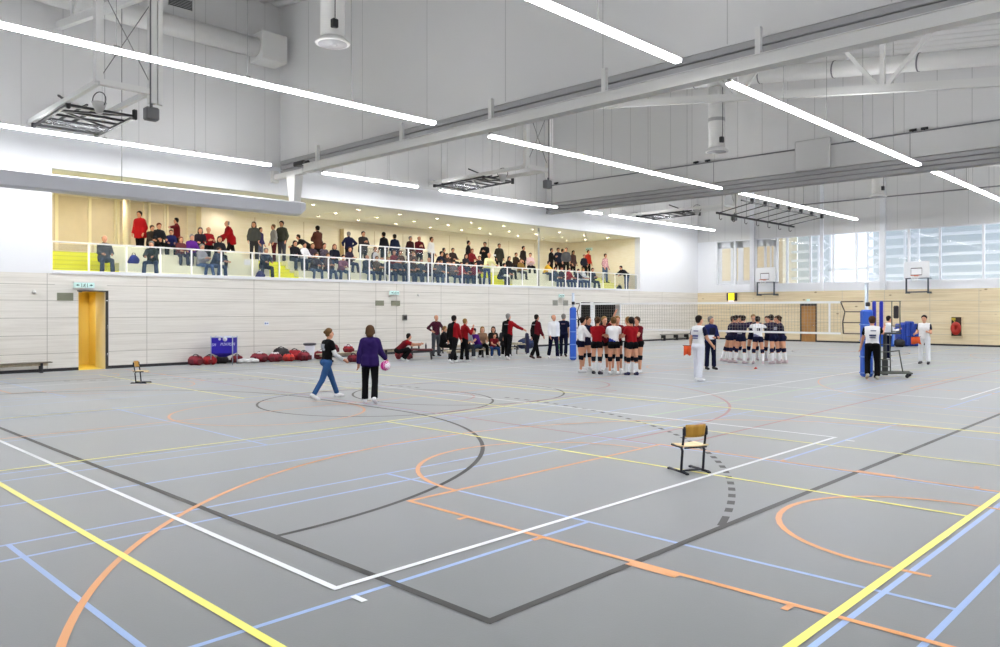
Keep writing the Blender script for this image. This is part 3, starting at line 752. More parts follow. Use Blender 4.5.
# gymnastics ring rail in the far bay
t = thing('gymnastics_rail', 'long black overhead rail with hooks in the far bay', 'gymnastics rail', (-18.6, 36.6, 7.0))
b = MB(); b.bar((-1.4,0,0),(-1.4,9.4,0),0.08,0.1); b.bar((1.2,-2.4,0.15),(1.2,6.4,0.15),0.06,0.06); obj('rail', b, M_black, t)
for k in range(7):
    y = 0.3+k*1.4; b = MB(); b.bar((-1.4,y,0.03),(1.2,y-1.6,0.15),0.04); b.tube([(-1.4,y,0.0),(-1.4,y,-0.28),(-1.32,y,-0.34),(-1.25,y,-0.28)],0.02,6); b.cbox(1.12,1.28,y-1.68,y-1.52,0.1,0.34,0.02); obj('cross_arm', b, M_black, t)
for k in range(4):
    y = 0.6+k*2.7; b = MB(); b.tube([(-1.4,y,0.05),(-1.4,y,R(-20)-7.0)],0.012,5); obj('suspension_wire', b, M_wire, t)
# sound rail brackets and lift beams
# ================================================================ lights of the gallery, corridor and back room (downlights)
M_spot = mat('downlight_glow', (255,248,234), 0.5, emit=SPOT)
def downlight(x, y, z, r=0.06):
    t = thing('recessed_downlight', 'small round recessed downlight in the cream gallery ceiling', 'ceiling light', (x, y, z), 0, 'gallery downlights')
    b = MB(); b.lathe([(r+0.02, -0.03), (r+0.02, 0.0)], 14); b.f = b.f[:-2]; b.m = b.m[:-2]; b.sm = b.sm[:-2]; obj('trim_ring', b, mat('downlight_ring', (84,80,72), 0.8), t)
    b = MB(); b.lathe([(r*0.96, -0.002), (r*0.5, -0.004), (0.01, -0.005)], 14); obj('lamp', b, M_spot, t)
    return t
base = None
for x in (-29.0, -30.8, -32.3):
    for k in range(14):
        y = 8.9+k*2.35
        base = dup(base, (x, y, GZ1)) if base else downlight(x, y, GZ1)
t = downlight(LW-1.5, 9.1, 2.62, 0.06); t['label'] = 'round ceiling light inside the yellow corridor'; del t['group']
for x in (-25.5, -23.5):
    t = thing('office_ceiling_light', 'ceiling light of the back room behind the %s high windows' % ('leftmost' if x < -25 else 'narrow'), 'ceiling light', (x, EW+1.8, 7.25))
    b = MB(); b.cbox(-0.6,0.6,-0.15,0.15,-0.06,0.04,0.02); obj('housing', b, M_steel, t)
    b = MB(); b.box(-0.55,0.55,-0.12,0.12,-0.075,-0.061); obj('lamp', b, mat('office_lamp', (255,244,226), 0.5, emit=9), t)

# ================================================================ gallery railing
M_rail = mat('railing_white', (240,240,240), 0.4)
M_rglass = mat('railing_glass', (84,104,114), 0.05, alpha=0.15)
ry = [7.86, 8.98, 10.18, 11.34, 12.46, 13.6, 14.86, 16.02, 17.15, 18.3, 19.35, 20.4, 21.49, 22.64, 23.78, 24.91, 25.96, 26.95, 28.1, 29.15, 30.3, 31.5, 32.75, 33.9, 35.0, 36.2, 37.4, 38.6, 39.8, 40.96]
t = thing('gallery_railing', 'long white post and glass railing along the gallery edge', 'railing', (-27.85, 0, 3.262))
b = MB(); b.cbox(-0.03,0.03,ry[0],ry[-1],0.9,0.95,0.01); obj('handrail', b, M_rail, t)
for i, y in enumerate(ry):
    b = MB(); b.cbox(-0.022,0.022,y-0.028,y+0.028,0.0,0.92,0.006); obj('post', b, M_rail, t)
    if i < len(ry)-1:
        b = MB(); b.box(-0.005,0.005,y+0.05,ry[i+1]-0.05,0.04,0.87); obj('glass_panel', b, M_rglass, t)
t = thing('inner_railing', 'raised white handrail section behind the gallery railing, mid gallery', 'railing', (-28.3, 20.2, 3.2))
b = MB(); b.cbox(-0.03,0.03,0,4.3,1.62,1.67,0.01); obj('handrail', b, M_rail, t)
for y in (0.04, 1.4, 2.75, 4.2):
    b = MB(); b.cbox(-0.03,0.03,y-0.03,y+0.03,0,1.64,0.006); obj('post', b, M_rail, t)
b = MB(); b.box(-0.005,0.005,0.06,4.2,1.0,1.55); obj('glass_panel', b, M_rglass, t)

# ================================================================ signs and fittings on the walls
M_exit = mat('exit_sign_lit', (206,236,232), 0.4, emit=0.15)
M_exitd = mat('exit_sign_dark_green', (30,92,84), 0.5)
def exit_sign(y, z, w, h, label, x=LW, rz=PI/2):
    t = thing('exit_sign', label, 'exit sign', (x, y, z), rz)
    b = MB(); b.cbox(-w/2, w/2, -0.14, -0.04, 0, h, 0.015); obj('lightbox', b, M_exit, t)
    b = MB(); b.cbox(-w/2-0.02, w/2+0.02, -0.15, 0.0, h, h+0.03, 0.01); b.cbox(-w/2-0.02, w/2+0.02, -0.15, 0.0, -0.025, 0.0, 0.01); obj('casing', b, M_steel, t)
    p = MB(); k = h/0.24; y0, y1 = -0.147, -0.141
    def pic(cx, s):
        q = lambda a, z_: (cx+s*a*k, z_*k)
        p.box(cx-0.13*k, cx-0.11*k, y0, y1, 0.03*k, 0.2*k); p.box(cx+0.11*k, cx+0.13*k, y0, y1, 0.03*k, 0.2*k)
        p.ball((cx+s*0.02*k, -0.144, 0.175*k), 0.02*k, 0, 8, 5, (1,0.2,1))
        for pts in (((0.015,0.155),(-0.02,0.09)), ((-0.02,0.09),(0.03,0.06)), ((0.03,0.06),(0.03,0.02)), ((-0.02,0.09),(-0.06,0.05)), ((0.01,0.14),(0.06,0.12)), ((0.01,0.14),(-0.05,0.13))):
            p.bar((q(*pts[0])[0], -0.144, q(*pts[0])[1]), (q(*pts[1])[0], -0.144, q(*pts[1])[1]), 0.006, 0.022*k)
    pic(0, 1)
    for s in (-1, 1):
        a = s*w*0.36; p.add([(a-s*0.05*k, y1, 0.07*k), (a+s*0.06*k, y1, 0.12*k), (a-s*0.05*k, y1, 0.17*k), (a-s*0.05*k, y0, 0.07*k), (a+s*0.06*k, y0, 0.12*k), (a-s*0.05*k, y0, 0.17*k)], [(0,1,2),(3,5,4),(0,3,4,1),(1,4,5,2),(2,5,3,0)])
        p.box(min(a-s*0.05*k, a-s*0.1*k), max(a-s*0.05*k, a-s*0.1*k), y0, y1, 0.105*k, 0.135*k)
    obj('pictogram', p, M_exitd, t, 'dark green running figure and arrows')
    return t
exit_sign(8.74, 2.70, 0.62, 0.17, 'lit green exit sign above the yellow doorway')
exit_sign(21.55, 2.66, 0.5, 0.16, 'lit green exit sign between two vent grilles, mid wall')
exit_sign(33.2, 2.68, 0.42, 0.16, 'small exit sign above paired grilles, near the dark opening')
exit_sign(0, 5.9, 0.5, 0.17, 'small green exit sign on the far end wall of gallery', x=-31.6, rz=0).location = (-31.6, GY1-0.01, 5.9)
M_vent = mat('vent_grille_sage', (150,152,132), 0.6); M_ventd = mat('vent_slot', (112,112,96), 0.7)
def vent(y, z, w, h, label, c=None):
    t = thing('vent_grille', label, 'vent', (LW, y, z), PI/2)
    b = MB(); b.box(-w/2, w/2, -0.008, 0.0, 0, h); obj('backing', b, M_ventd, t)
    b = MB()
    n = max(3, int(h/0.03))
    for k in range(n): b.box(-w/2+0.01, w/2-0.01, -0.018, -0.008, (k+0.2)*h/n, (k+0.8)*h/n)
    for a, c_ in ((-w/2, -w/2+0.014), (w/2-0.014, w/2)): b.box(a, c_, -0.022, 0, 0, h)
    b.box(-w/2, w/2, -0.022, 0, 0, 0.012); b.box(-w/2, w/2, -0.022, 0, h-0.012, h)
    obj('louvre', b, c or M_vent, t)
vent(8.2, 2.27, 0.48, 0.26, 'olive vent grille beside the yellow doorway')
vent(20.8, 2.16, 0.46, 0.23, 'grey-green vent grille, left of the mid-wall pair')
vent(21.68, 2.16, 0.5, 0.23, 'grey-green vent grille, right of the mid-wall pair')
M_vg = mat('vent_grille_grey', (172,172,166), 0.6)
vent(32.75, 2.22, 0.42, 0.3, 'pale grey vent grille, left of pair near dark opening', M_vg)
vent(33.65, 2.22, 0.42, 0.3, 'pale grey vent grille, right of pair near dark opening', M_vg)
b = MB(); b.cbox(-0.13,0.13,-0.05,0,0,0.26,0.015); b.box(-0.09,0.09,-0.056,-0.05,0.05,0.2,1)
single('wall_control_box', b, [mat('control_box_grey',(110,112,108),0.5), M_black], 'grey control box on the wall above the crouching man', 'control box', (LW, 22.2, 1.5), PI/2)
b = MB(); b.lathe([(0.06,0),(0.06,0.03),(0.04,0.06),(0.01,0.07)], 12, M=Matrix.Rotation(PI/2,4,'X'))
single('motion_sensor', b, M_steel, 'small white round sensor on the wall left of the vent grille', 'sensor', (LW, 7.3, 2.55), PI/2)
b = MB(); b.lathe([(0.06,0),(0.06,0.03),(0.04,0.06),(0.01,0.07)], 12, M=Matrix.Rotation(PI/2,4,'X'))
single('motion_sensor', b, M_steel, 'small white round sensor right of the mid-wall grilles', 'sensor', (LW, 23.0, 2.66), PI/2)
b = MB(); b.box(-0.1,0.1,-0.006,0,0,0.14,0); b.box(-0.08,-0.02,-0.009,-0.006,0.04,0.1,1); b.box(0.0,0.07,-0.009,-0.006,0.05,0.09,1)
single('paper_notice', b, [mat('paper',(236,238,244),0.8), mat('ink_blue',(110,130,180),0.8)], 'small white paper notice taped above the red bags', 'notice', (LW, 15.35, 1.38), PI/2)
b = MB(); b.box(-0.05,0.05,-0.006,0,0,0.08,0)
single('paper_notice', b, [mat('paper_dark',(120,120,130),0.8)], 'tiny dark tag on the wall over the seated players', 'notice', (LW, 23.6, 1.15), PI/2)
# end wall: yellow clock-like lit scoreboard, hose reel cabinet
t = thing('scoreboard', 'small dark box with a glowing yellow front on the plywood wall', 'scoreboard', (-25.05, EW, 2.5), 0)
b = MB(); b.cbox(-0.34,0.34,-0.18,0,0.08,0.62,0.02); obj('casing', b, mat('casing_brown',(52,36,28),0.5), t)
b = MB(); b.cbox(-0.2,0.22,-0.2,-0.18,0.14,0.6,0.02); obj('lit_face', b, mat('scoreboard_yellow',(255,232,40),0.4,emit=0.9), t)
b = MB(); b.cbox(-0.2,0.18,-0.21,-0.16,-0.02,0.12,0.01); obj('lower_panel', b, mat('scoreboard_pink',(250,226,214),0.5,emit=0.5), t)
t = thing('fire_hose_cabinet', 'open wall niche holding a round red fire hose reel', 'fire hose', (-11.75, EW-0.06, 0.55), 0)
b = MB(); b.box(-0.26,0.26,-0.03,-0.006,0,1.04,0); b.box(-0.28,-0.25,-0.09,0,-0.02,1.06,1); b.box(0.25,0.28,-0.09,0,-0.02,1.06,1); b.box(-0.28,0.28,-0.09,0,1.04,1.07,1); b.box(-0.28,0.28,-0.09,0,-0.03,0,1)
obj('niche', b, [mat('niche_dark',(60,46,36),0.8), M_ply], t)
b = MB(); b.lathe([(0.34,-0.06),(0.36,0),(0.34,0.06),(0.1,0.05),(0.1,-0.05)], 24, M=Matrix.Translation((-0.02,-0.1,0.42)) @ Matrix.Rotation(PI/2,4,'X') @ Matrix.Scale(0.72,4,(1,0,0)))
obj('hose_reel', b, mat('hose_red',(176,40,24),0.45), t)
b = MB(); b.tube([(-0.2,-0.06,0.95),(-0.1,-0.08,0.8),(0.02,-0.08,0.7)],0.02); b.cbox(-0.24,-0.05,-0.06,-0.03,0.86,1.0,0.01); obj('nozzle', b, mat('brass',(196,176,60),0.4), t)
b = MB(); b.cbox(-0.1,0.1,-0.05,0,0,0.13,0.01)
single('exit_sign', b, M_exit, 'tiny lit sign above the brown door in the end wall', 'exit sign', (-19.95, EW-0.02, 2.52), 0)
# wall basketball hoops on the end wall
M_bb = mat('backboard_white', (240,242,245), 0.4); M_or = mat('hoop_orange', (220,120,90), 0.5)
for x, l in ((-22.45, 'wall basketball hoop with white backboard by narrow windows'), (-13.58, 'wall basketball hoop with white backboard above the plywood, behind umpire')):
    t = thing('basketball_hoop', l, 'basketball hoop', (x, EW-0.6, 2.95), 0)
    b = MB()
    for s in (-1,1): b.box(s*0.56-0.04, s*0.56+0.04, -0.05, 0.55, -0.05, 0.0); b.cbox(s*0.56-0.04, s*0.56+0.04, -0.04, 0.04, 0, 0.84, 0.01)
    b.cbox(-0.56,0.56,-0.04,0.04,0.78,0.86,0.01); b.cbox(-0.56,0.56,-0.04,0.04,0.0,0.07,0.01)
    for s in (-1,1):
        for z in (0.03, 0.8): b.bar((s*0.56,0,z),(s*0.56,0.58,z),0.05)
    obj('wall_frame', b, mat('hoop_frame_slate',(58,66,78),0.5), t)
    b = MB(); b.cbox(-0.66,0.66,-0.12,-0.08,0.82,1.74,0.012); obj('backboard', b, M_bb, t)
    b = MB(); z0, z1 = 0.98, 1.36
    for p, q in (((-0.28,z0),(0.28,z0)),((0.28,z0),(0.28,z1)),((0.28,z1),(-0.28,z1)),((-0.28,z1),(-0.28,z0))): b.bar((p[0],-0.125,p[1]),(q[0],-0.125,q[1]),0.012,0.045)
    obj('target_square', b, mat('target_dark',(90,84,88),0.5), t)
    b = MB(); b.tube([(0.225*math.cos(2*PI*k/20), -0.42+0.225*math.sin(2*PI*k/20), 0.94) for k in range(20)],0.014,6,closed=True); b.cbox(-0.1,0.1,-0.2,-0.12,0.9,0.97,0.01); obj('rim', b, M_or, t)
    b = MB()
    for k in range(12):
        a = 2*PI*k/12; a2 = a+PI/6
        b.tube([(0.22*math.cos(a), -0.42+0.22*math.sin(a), 0.93),(0.15*math.cos(a2), -0.42+0.15*math.sin(a2), 0.75),(0.1*math.cos(a), -0.42+0.1*math.sin(a), 0.55)],0.008,4)
    obj('net', b, mat('net_white',(236,236,236),0.8), t)

# ================================================================ volleyball net, posts, umpire stand
M_blue = mat('pad_blue', (40,92,196), 0.5, noise=0.05); M_bluel = mat('pad_seam_light', (110,150,220), 0.5)
M_alu = mat('post_aluminium', (190,200,214), 0.3, 0.7)
NY = 23.95
def net_post(x, y, h, ph, w, label):
    t = thing('volleyball_post', label, 'volleyball post', (x, y, 0), TH)
    b = MB(); b.tube([(0,0,0),(0,0,h)],0.05,14); b.lathe([(0.06,h-0.02),(0.06,h),(0.03,h+0.02)],14); obj('pole', b, M_alu, t)
    b = MB(); b.cbox(-w/2,w/2,-w/2+0.02,w/2-0.02,0.02,ph,0.05,0)
    obj('padding', b, M_blue, t, 'blue padded sleeve')
    for k in range(4): z = 0.12+k*(ph-0.1)/4; b = MB(); b.box(-w/2-0.004,w/2+0.004,-w/2+0.015,w/2-0.015,z,z+0.035); obj('strap', b, M_bluel, t)
    b = MB(); b.cbox(-0.06,0.06,-0.12,-0.04,ph+0.1,ph+0.22,0.02) if h > ph+0.3 else b.cbox(-0.05,0.05,-0.1,-0.04,ph,ph+0.05,0.01); obj('winch', b, M_black, t)
    return t
net_post(-19.07, 23.67, 2.62, 2.08, 0.25, 'blue padded volleyball post at the gallery side of the net')
net_post(-8.16, 23.75, 2.75, 1.98, 0.30, 'blue padded volleyball post beside the umpire stand')
t = thing('volleyball_net', 'white volleyball net stretched across the main court', 'volleyball net', (-13.65, 23.75, 1.24))
xa, xb = -5.15, 4.75
M_net = mat('net_cord_pale', (150,146,138), 0.8)
b = MB(); b.box(xa,xb,-0.008,0.008,0.93,1.0); obj('top_band', b, M_rail, t)
b = MB(); b.box(xa,xb,-0.008,0.008,0.0,0.06); obj('bottom_band', b, M_rail, t)
b = MB()
x = xa
while x < xb: b.box(x-0.0024,x+0.0024,-0.002,0.002,0.05,0.94); x += 0.1
for k in range(1, 9): b.box(xa,xb,-0.003,0.003,0.05+k*0.1-0.0024,0.05+k*0.1+0.0024)
nm_ = obj('mesh', b, M_net, t)
for x in (-4.45, 4.42):
    b = MB(); b.box(x-0.03,x+0.03,-0.01,0.01,0.0,0.97); obj('side_band', b, M_rail, t)
for x, s in ((xb, 1), (xa, -1)):
    e = 5.4 if s > 0 else -5.35
    b = MB(); b.tube([(x,0,0.97),(x+s*0.12,0,0.68),(x+s*0.06,0,0.36),(x+s*0.08,0,0.02)],0.02,6)
    for z, xx in ((0.98,0.0),(0.68,0.12),(0.36,0.06),(0.03,0.08)): b.tube([(x+s*xx,0,z),(e,0,z)],0.016,6)
    obj('fixing_cord', b, mat('cord_brown',(78,66,58),0.7), t, 'dark end cords')
# umpire stand on castors
M_iron = mat('stand_grey_green', (86,92,84), 0.5)
t = thing('umpire_stand', 'grey metal umpire stand on castors beside the padded post', 'umpire stand', (-7.8, 24.3, 0), TH)
for x in (-0.18, 0.12):
    b = MB(); b.tube([(x,-0.02,0.12),(x*0.9,0.0,1.28)],0.016,8); obj('ladder_rail', b, M_iron, t)
for z in (0.3,0.52,0.74,0.96): b = MB(); b.tube([(-0.18,-0.02,z),(0.12,-0.02,z)],0.013,8); obj('rung', b, M_iron, t)
b = MB(); b.cbox(-0.04,0.05,0.04,0.12,0.05,1.3,0.012); b.cbox(-0.065,0.075,0.02,0.14,0.05,0.5,0.012); obj('mast', b, mat('stand_mast',(56,60,60),0.5), t)
b = MB(); b.cbox(-0.3,0.36,-0.2,0.3,1.26,1.31,0.02); obj('platform', b, mat('platform_dark',(60,64,62),0.6), t)
b = MB(); b.tube([(-0.5,-0.4,0.14),(0.55,-0.42,0.14),(0.78,0.2,0.14),(-0.4,0.4,0.14)],0.022,8,closed=True); b.tube([(-0.45,-0.0,0.14),(0.68,-0.0,0.14)],0.022,8); obj('base_frame', b, M_iron, t)
b = MB(); b.tube([(0.44,-0.1,0.15),(0.38,0.0,0.78)],0.018,8); b.tube([(0.06,0.0,0.74),(0.4,0.0,0.78)],0.018,8); obj('side_brace', b, M_iron, t)
for px, py in ((-0.5,-0.4),(0.4,-0.42),(0.74,0.1),(-0.4,0.4)):
    b = MB(); b.lathe([(0.05,-0.02),(0.06,0),(0.05,0.02)],12,M=Matrix.Translation((px,py,0.06)) @ Matrix.Rotation(PI/2,4,'X')); b.cbox(px-0.02,px+0.02,py-0.03,py+0.03,0.08,0.14,0.005); obj('castor', b, M_black, t)
b = MB()
for x in (0.22,0.46): b.tube([(x,0.1,1.3),(x,0.1,2.23)],0.016,8)
b.tube([(-0.4,0.1,2.23),(0.48,0.1,2.23)],0.012,8); b.tube([(0.2,0.1,1.5),(0.48,0.1,1.5)],0.014,8); b.tube([(0.2,0.1,1.34),(0.48,0.1,1.34)],0.014,8)
obj('back_support', b, M_iron, t)
b = MB(); b.cbox(0.26,0.42,0.06,0.12,1.72,2.1,0.03); obj('backrest', b, mat('backrest_black',(44,40,44),0.7), t)
for x in (-0.33,-0.12):
    b = MB(); b.cbox(x-0.05,x+0.05,-0.02,0.10,1.32,2.24,0.04); obj('pad', b, mat('stand_pad_blue',(32,46,170),0.5), t, 'upright dark blue pad')
# stored mats and case by the end wall
t = thing('gym_mat_trolley', 'large blue mat block with white lettering standing by the end wall', 'gym mats', (-14.37, 44.05, 0), TH)
b = MB(); b.cbox(-0.52,0.56,-0.35,0.35,0.03,1.05,0.05); obj('mat_block', b, M_blue, t)
b = MB(); letters(b, 'SPORT', Matrix.Translation((-0.2,-0.352,0.86)) @ Matrix.Scale(-1,4,(0,1,0)), 0.09); b.box(0.44,0.5,-0.356,-0.35,0.15,0.8); obj('lettering', b, M_bluel, t)
t = thing('gym_mat_trolley', 'tall folded blue mats with a wavy top, beside the block', 'gym mats', (-13.6, 45.7, 0), TH)
for k in range(4):
    b = MB(); b.cbox(-0.5+k*0.25,-0.26+k*0.25,-0.35,0.35,0.02,1.3+0.06*((k*7) % 3-1),0.06); obj('folded_mat', b, mat('mat_blue_dark',(24,62,160),0.55,noise=0.05), t)
b = MB(); b.cbox(-0.26,0.26,-0.18,0.18,0.02,0.42,0.1)
b.tube([(-0.1,0,0.4),(-0.06,0,0.5),(0.06,0,0.5),(0.1,0,0.4)],0.015,8)
single('sports_bag', b, mat('bag_black',(24,24,30),0.6,noise=0.1), 'black bag on the floor between the blue mats and man in white', 'bag', (-13.55, 44.3, 0.0), 0.3)
t = thing('sports_bench', 'low stacked gymnastics bench by the left wall beneath the far gallery', 'bench', (-27.3, 45.0, 0), PI/2)
b = MB(); b.cbox(-2.1,1.9,-0.15,0.15,0.36,0.42,0.015); obj('seat_board', b, mat('bench_grey_wood',(160,160,150),0.6), t)
b = MB(); b.cbox(-2.1,1.9,-0.03,0.03,0.1,0.16,0.01); 
obj('lower_beam', b, mat('bench_grey_wood',(160,160,150),0.6), t)
for x in (-1.9,-0.4,0.9,1.7):
    b = MB(); b.cbox(x-0.05,x+0.05,-0.16,0.16,0,0.36,0.02); obj('leg', b, M_black, t)

# ================================================================ chairs
M_seat = wood('chair_beech', (240,220,170), (226,200,144), (6,1,1), 0.4)
M_back = wood('chair_back_plywood', (196,152,62), (170,124,40), (6,1,1), 0.4)
M_tubeb = mat('tube_dark_blue', (18,22,40), 0.4)
def chair(loc, rz, label):
    t = thing('school_chair', label, 'chair', loc, rz)
    # local +y is the front; small school chair
    b = MB(); n = 9; w = 0.36; d = 0.33; vs = []
    for j, zz in ((0, 0.0), (1, 0.012)):
        for i in range(n+1):
            y = -0.17+d*i/n; dip = 0.012*math.sin(PI*i/n)+(0.03*max(0, (i-n+2)/2.0)**2)
            hw_ = w/2*(0.86+0.14*math.sin(PI*min(1, (i+1.5)/n)))
            for k in range(7):
                x = hw_*(k/3.0-1); vs.append((x, y, 0.335+zz-dip-0.010*(1-(x/hw_)**2)))
    fs = []
    o = (n+1)*7
    for i in range(n):
        for k in range(6):
            a = i*7+k; fs.append((a, a+7, a+8, a+1)); fs.append((o+a, o+a+1, o+a+8, o+a+7))
    for k in range(6): fs.append((k, k+1, o+k+1, o+k)); a = n*7+k; fs.append((a, o+a, o+a+1, a+1))
    for i in range(n): a = i*7; fs.append((a, o+a, o+a+7, a+7)); a += 6; fs.append((a, a+7, o+a+7, o+a))
    b.add(vs, fs, 0, True); obj('seat', b, M_seat, t)
    b = MB(); vs = []; m_ = 10
    for j in (0, 1):
        for i in range(m_+1):
            x = -0.152+0.304*i/m_; c = 0.035*(1-(x/0.152)**2)
            for k in range(5):
                z = 0.435+0.155*k/4
                xx = x*(1-0.10*abs(k/2.0-1)**3)
                vs.append((xx, -0.115-c-(z-0.42)*0.2+j*0.010, z))
    o = (m_+1)*5; fs = []
    for i in range(m_):
        for k in range(4):
            a = i*5+k; fs.append((a, a+1, a+6, a+5)); fs.append((o+a, o+a+5, o+a+6, o+a+1))
    for i in range(m_): a = i*5; fs.append((a, a+5, o+a+5, o+a)); a += 4; fs.append((a, o+a, o+a+5, a+5))
    for k in range(4): fs.append((k, o+k, o+k+1, k+1)); a = m_*5+k; fs.append((a, a+1, o+a+1, o+a))
    b.add(vs, fs, 0, True); obj('backrest', b, M_back, t)
    for s in (-1, 1):
        b = MB(); x = s*0.155
        b.tube([(x,0.19,0.016),(x,-0.19,0.016)],0.016,8); b.cbox(x-0.02,x+0.02,0.17,0.21,0,0.022,0.005); b.cbox(x-0.02,x+0.02,-0.21,-0.17,0,0.022,0.005); obj('floor_runner', b, M_tubeb, t)
        b = MB(); b.tube([(x,-0.07,0.03),(x,-0.085,0.18),(x,-0.095,0.27),(x,-0.07,0.31),(x,0.0,0.315),(x,0.13,0.315)],0.0155,10); obj('leg', b, M_tubeb, t)
        b = MB(); b.tube([(x,-0.07,0.31),(x,-0.10,0.335),(x,-0.112,0.40),(x,-0.128,0.50),(x,-0.14,0.565)],0.0145,10); b.cbox(x-0.018,x+0.018,-0.15,-0.115,0.455,0.55,0.008); obj('back_post', b, M_tubeb, t)
    b = MB(); b.tube([(-0.155,-0.05,0.022),(0.155,-0.05,0.022)],0.012,8); b.tube([(-0.155,-0.14,0.312),(0.155,-0.14,0.312)],0.010,8); b.tube([(-0.155,0.05,0.314),(0.155,0.05,0.314)],0.010,8); obj('stretcher', b, M_tubeb, t)
    return t
chair((-4.955, 8.39, 0.007), math.radians(65), 'small plywood school chair on blue tubes, alone in the foreground')
chair((-21.5, 8.24, 0.007), math.radians(-45), 'small plywood school chair near the yellow doorway, seen from the side')

# ================================================================ benches, bags, bins along the gallery wall
M_bench = wood('bench_pale_wood', (206,194,168), (184,170,142), (1,5,1), 0.5)
def bench(x, y0, y1, label, h=0.35, m=None):
    t = thing('gymnastics_bench', label, 'bench', (x, y0, 0)); L = y1-y0
    b = MB(); b.cbox(-0.14,0.14,0,L,h-0.035,h,0.012); obj('seat_board', b, m or M_bench, t)
    b = MB(); b.cbox(-0.03,0.03,0.1,L-0.1,h-0.12,h-0.035,0.008); obj('beam', b, M_bench, t)
    n = 3 if L > 3.0 else 2
    for k in range(n):
        y = 0.3+(L-0.6)*k/(n-1)
        b = MB(); b.cbox(-0.16,0.16,y-0.03,y+0.03,0.0,0.03,0.008); b.cbox(-0.13,-0.07,y-0.03,y+0.03,0.03,h-0.035,0.01); b.cbox(0.07,0.13,y-0.03,y+0.03,0.03,h-0.035,0.01); b.box(-0.1,0.1,y-0.02,y+0.02,h-0.12,h-0.04); obj('leg', b, M_black, t)
    return t
bench(-27.35, 3.7, 7.72, 'dark-legged gymnastics bench against the wall at the far left', 0.34, mat('bench_board_dark',(120,112,98),0.6))
bench(-24.9, 15.9, 18.6, 'long low wooden bench holding red bags behind the girl in purple')
bench(-23.2, 20.7, 24.7, 'long wooden bench with seated players along the gallery wall')
bench(-26.6, 23.2, 28.8, 'long wooden bench behind the walking men in red jackets')
bench(-26.6, 18.6, 22.0, 'low bench at the wall behind the crouching man', 0.3, mat('bench_board_dark',(120,112,98),0.6))
# ball trolley with blue cloth and lettering
t = thing('ball_cart', 'square blue fabric ball cart on four metal legs, white lettering', 'ball cart', (-26.75, 13.15, 0), TH+0.05)
b = MB()
top = 0.99; vs = []; s4 = ((-0.36,-0.28),(0.4,-0.28),(0.4,0.28),(-0.36,0.28))
b.add([(x,y,z) for z in (0.42,top) for x,y in s4]+[(0.1*x/0.41,0.1*y/0.3,0.28) for x,y in s4], [(0,1,5,4),(1,2,6,5),(2,3,7,6),(3,0,4,7),(8,9,1,0),(9,10,2,1),(10,11,3,2),(11,8,0,3),(8,11,10,9)])
fb_ = obj('fabric_bin', b, mat('fabric_blue',(36,16,168),0.7,noise=0.08), t)
for x,y in s4:
    b = MB(); b.tube([(x,y,0),(x,y,top+0.02)],0.018,8); b.ball((x,y,top+0.02),0.028); obj('leg', b, M_alu, t)
b = MB()
for i in range(4): p, q = s4[i], s4[(i+1) % 4]; b.tube([(p[0],p[1],top),(q[0],q[1],top)],0.014,8)
obj('rim_tube', b, M_alu, t)
b = MB(); letters(b, 'MIKASA', Matrix.Translation((-0.03,-0.285,0.70)) @ Matrix(((1,0,0.25,0),(0,1,0,0),(0,0,1,0),(0,0,0,1))) @ Matrix.Scale(-1,4,(0,1,0)), 0.1); letters(b, 'SA', Matrix.Translation((-0.34,-0.285,0.68)) @ Matrix(((1,0,0.25,0),(0,1,0,0),(0,0,1,0),(0,0,0,1))) @ Matrix.Scale(-1,4,(0,1,0)), 0.09)
obj('lettering', b, mat('letter_white',(214,214,255),0.6), fb_, 'white slanted lettering')
M_ball = mat('volleyball_pale', (220,220,232), 0.5)
for i, (x, y) in enumerate(((-26.95,13.0),(-26.7,13.35),(-26.5,13.1),(-26.85,13.3),(-26.65,12.98))):
    b = MB(); b.ball((0,0,0),0.105,0,14,10)
    for a in range(3): b.tube([Matrix.Rotation(a*1.1,3,'Z') @ Vector((0.1055*math.cos(k*PI/9),0.0,0.1055*math.sin(k*PI/9))) for k in range(18)],0.002,4,1,closed=True)
    single('volleyball', b, [M_ball, M_bluel], 'pale volleyball lying in the blue ball cart', 'ball', (x, y, 0.93), 0, 'volleyballs in the blue cart')
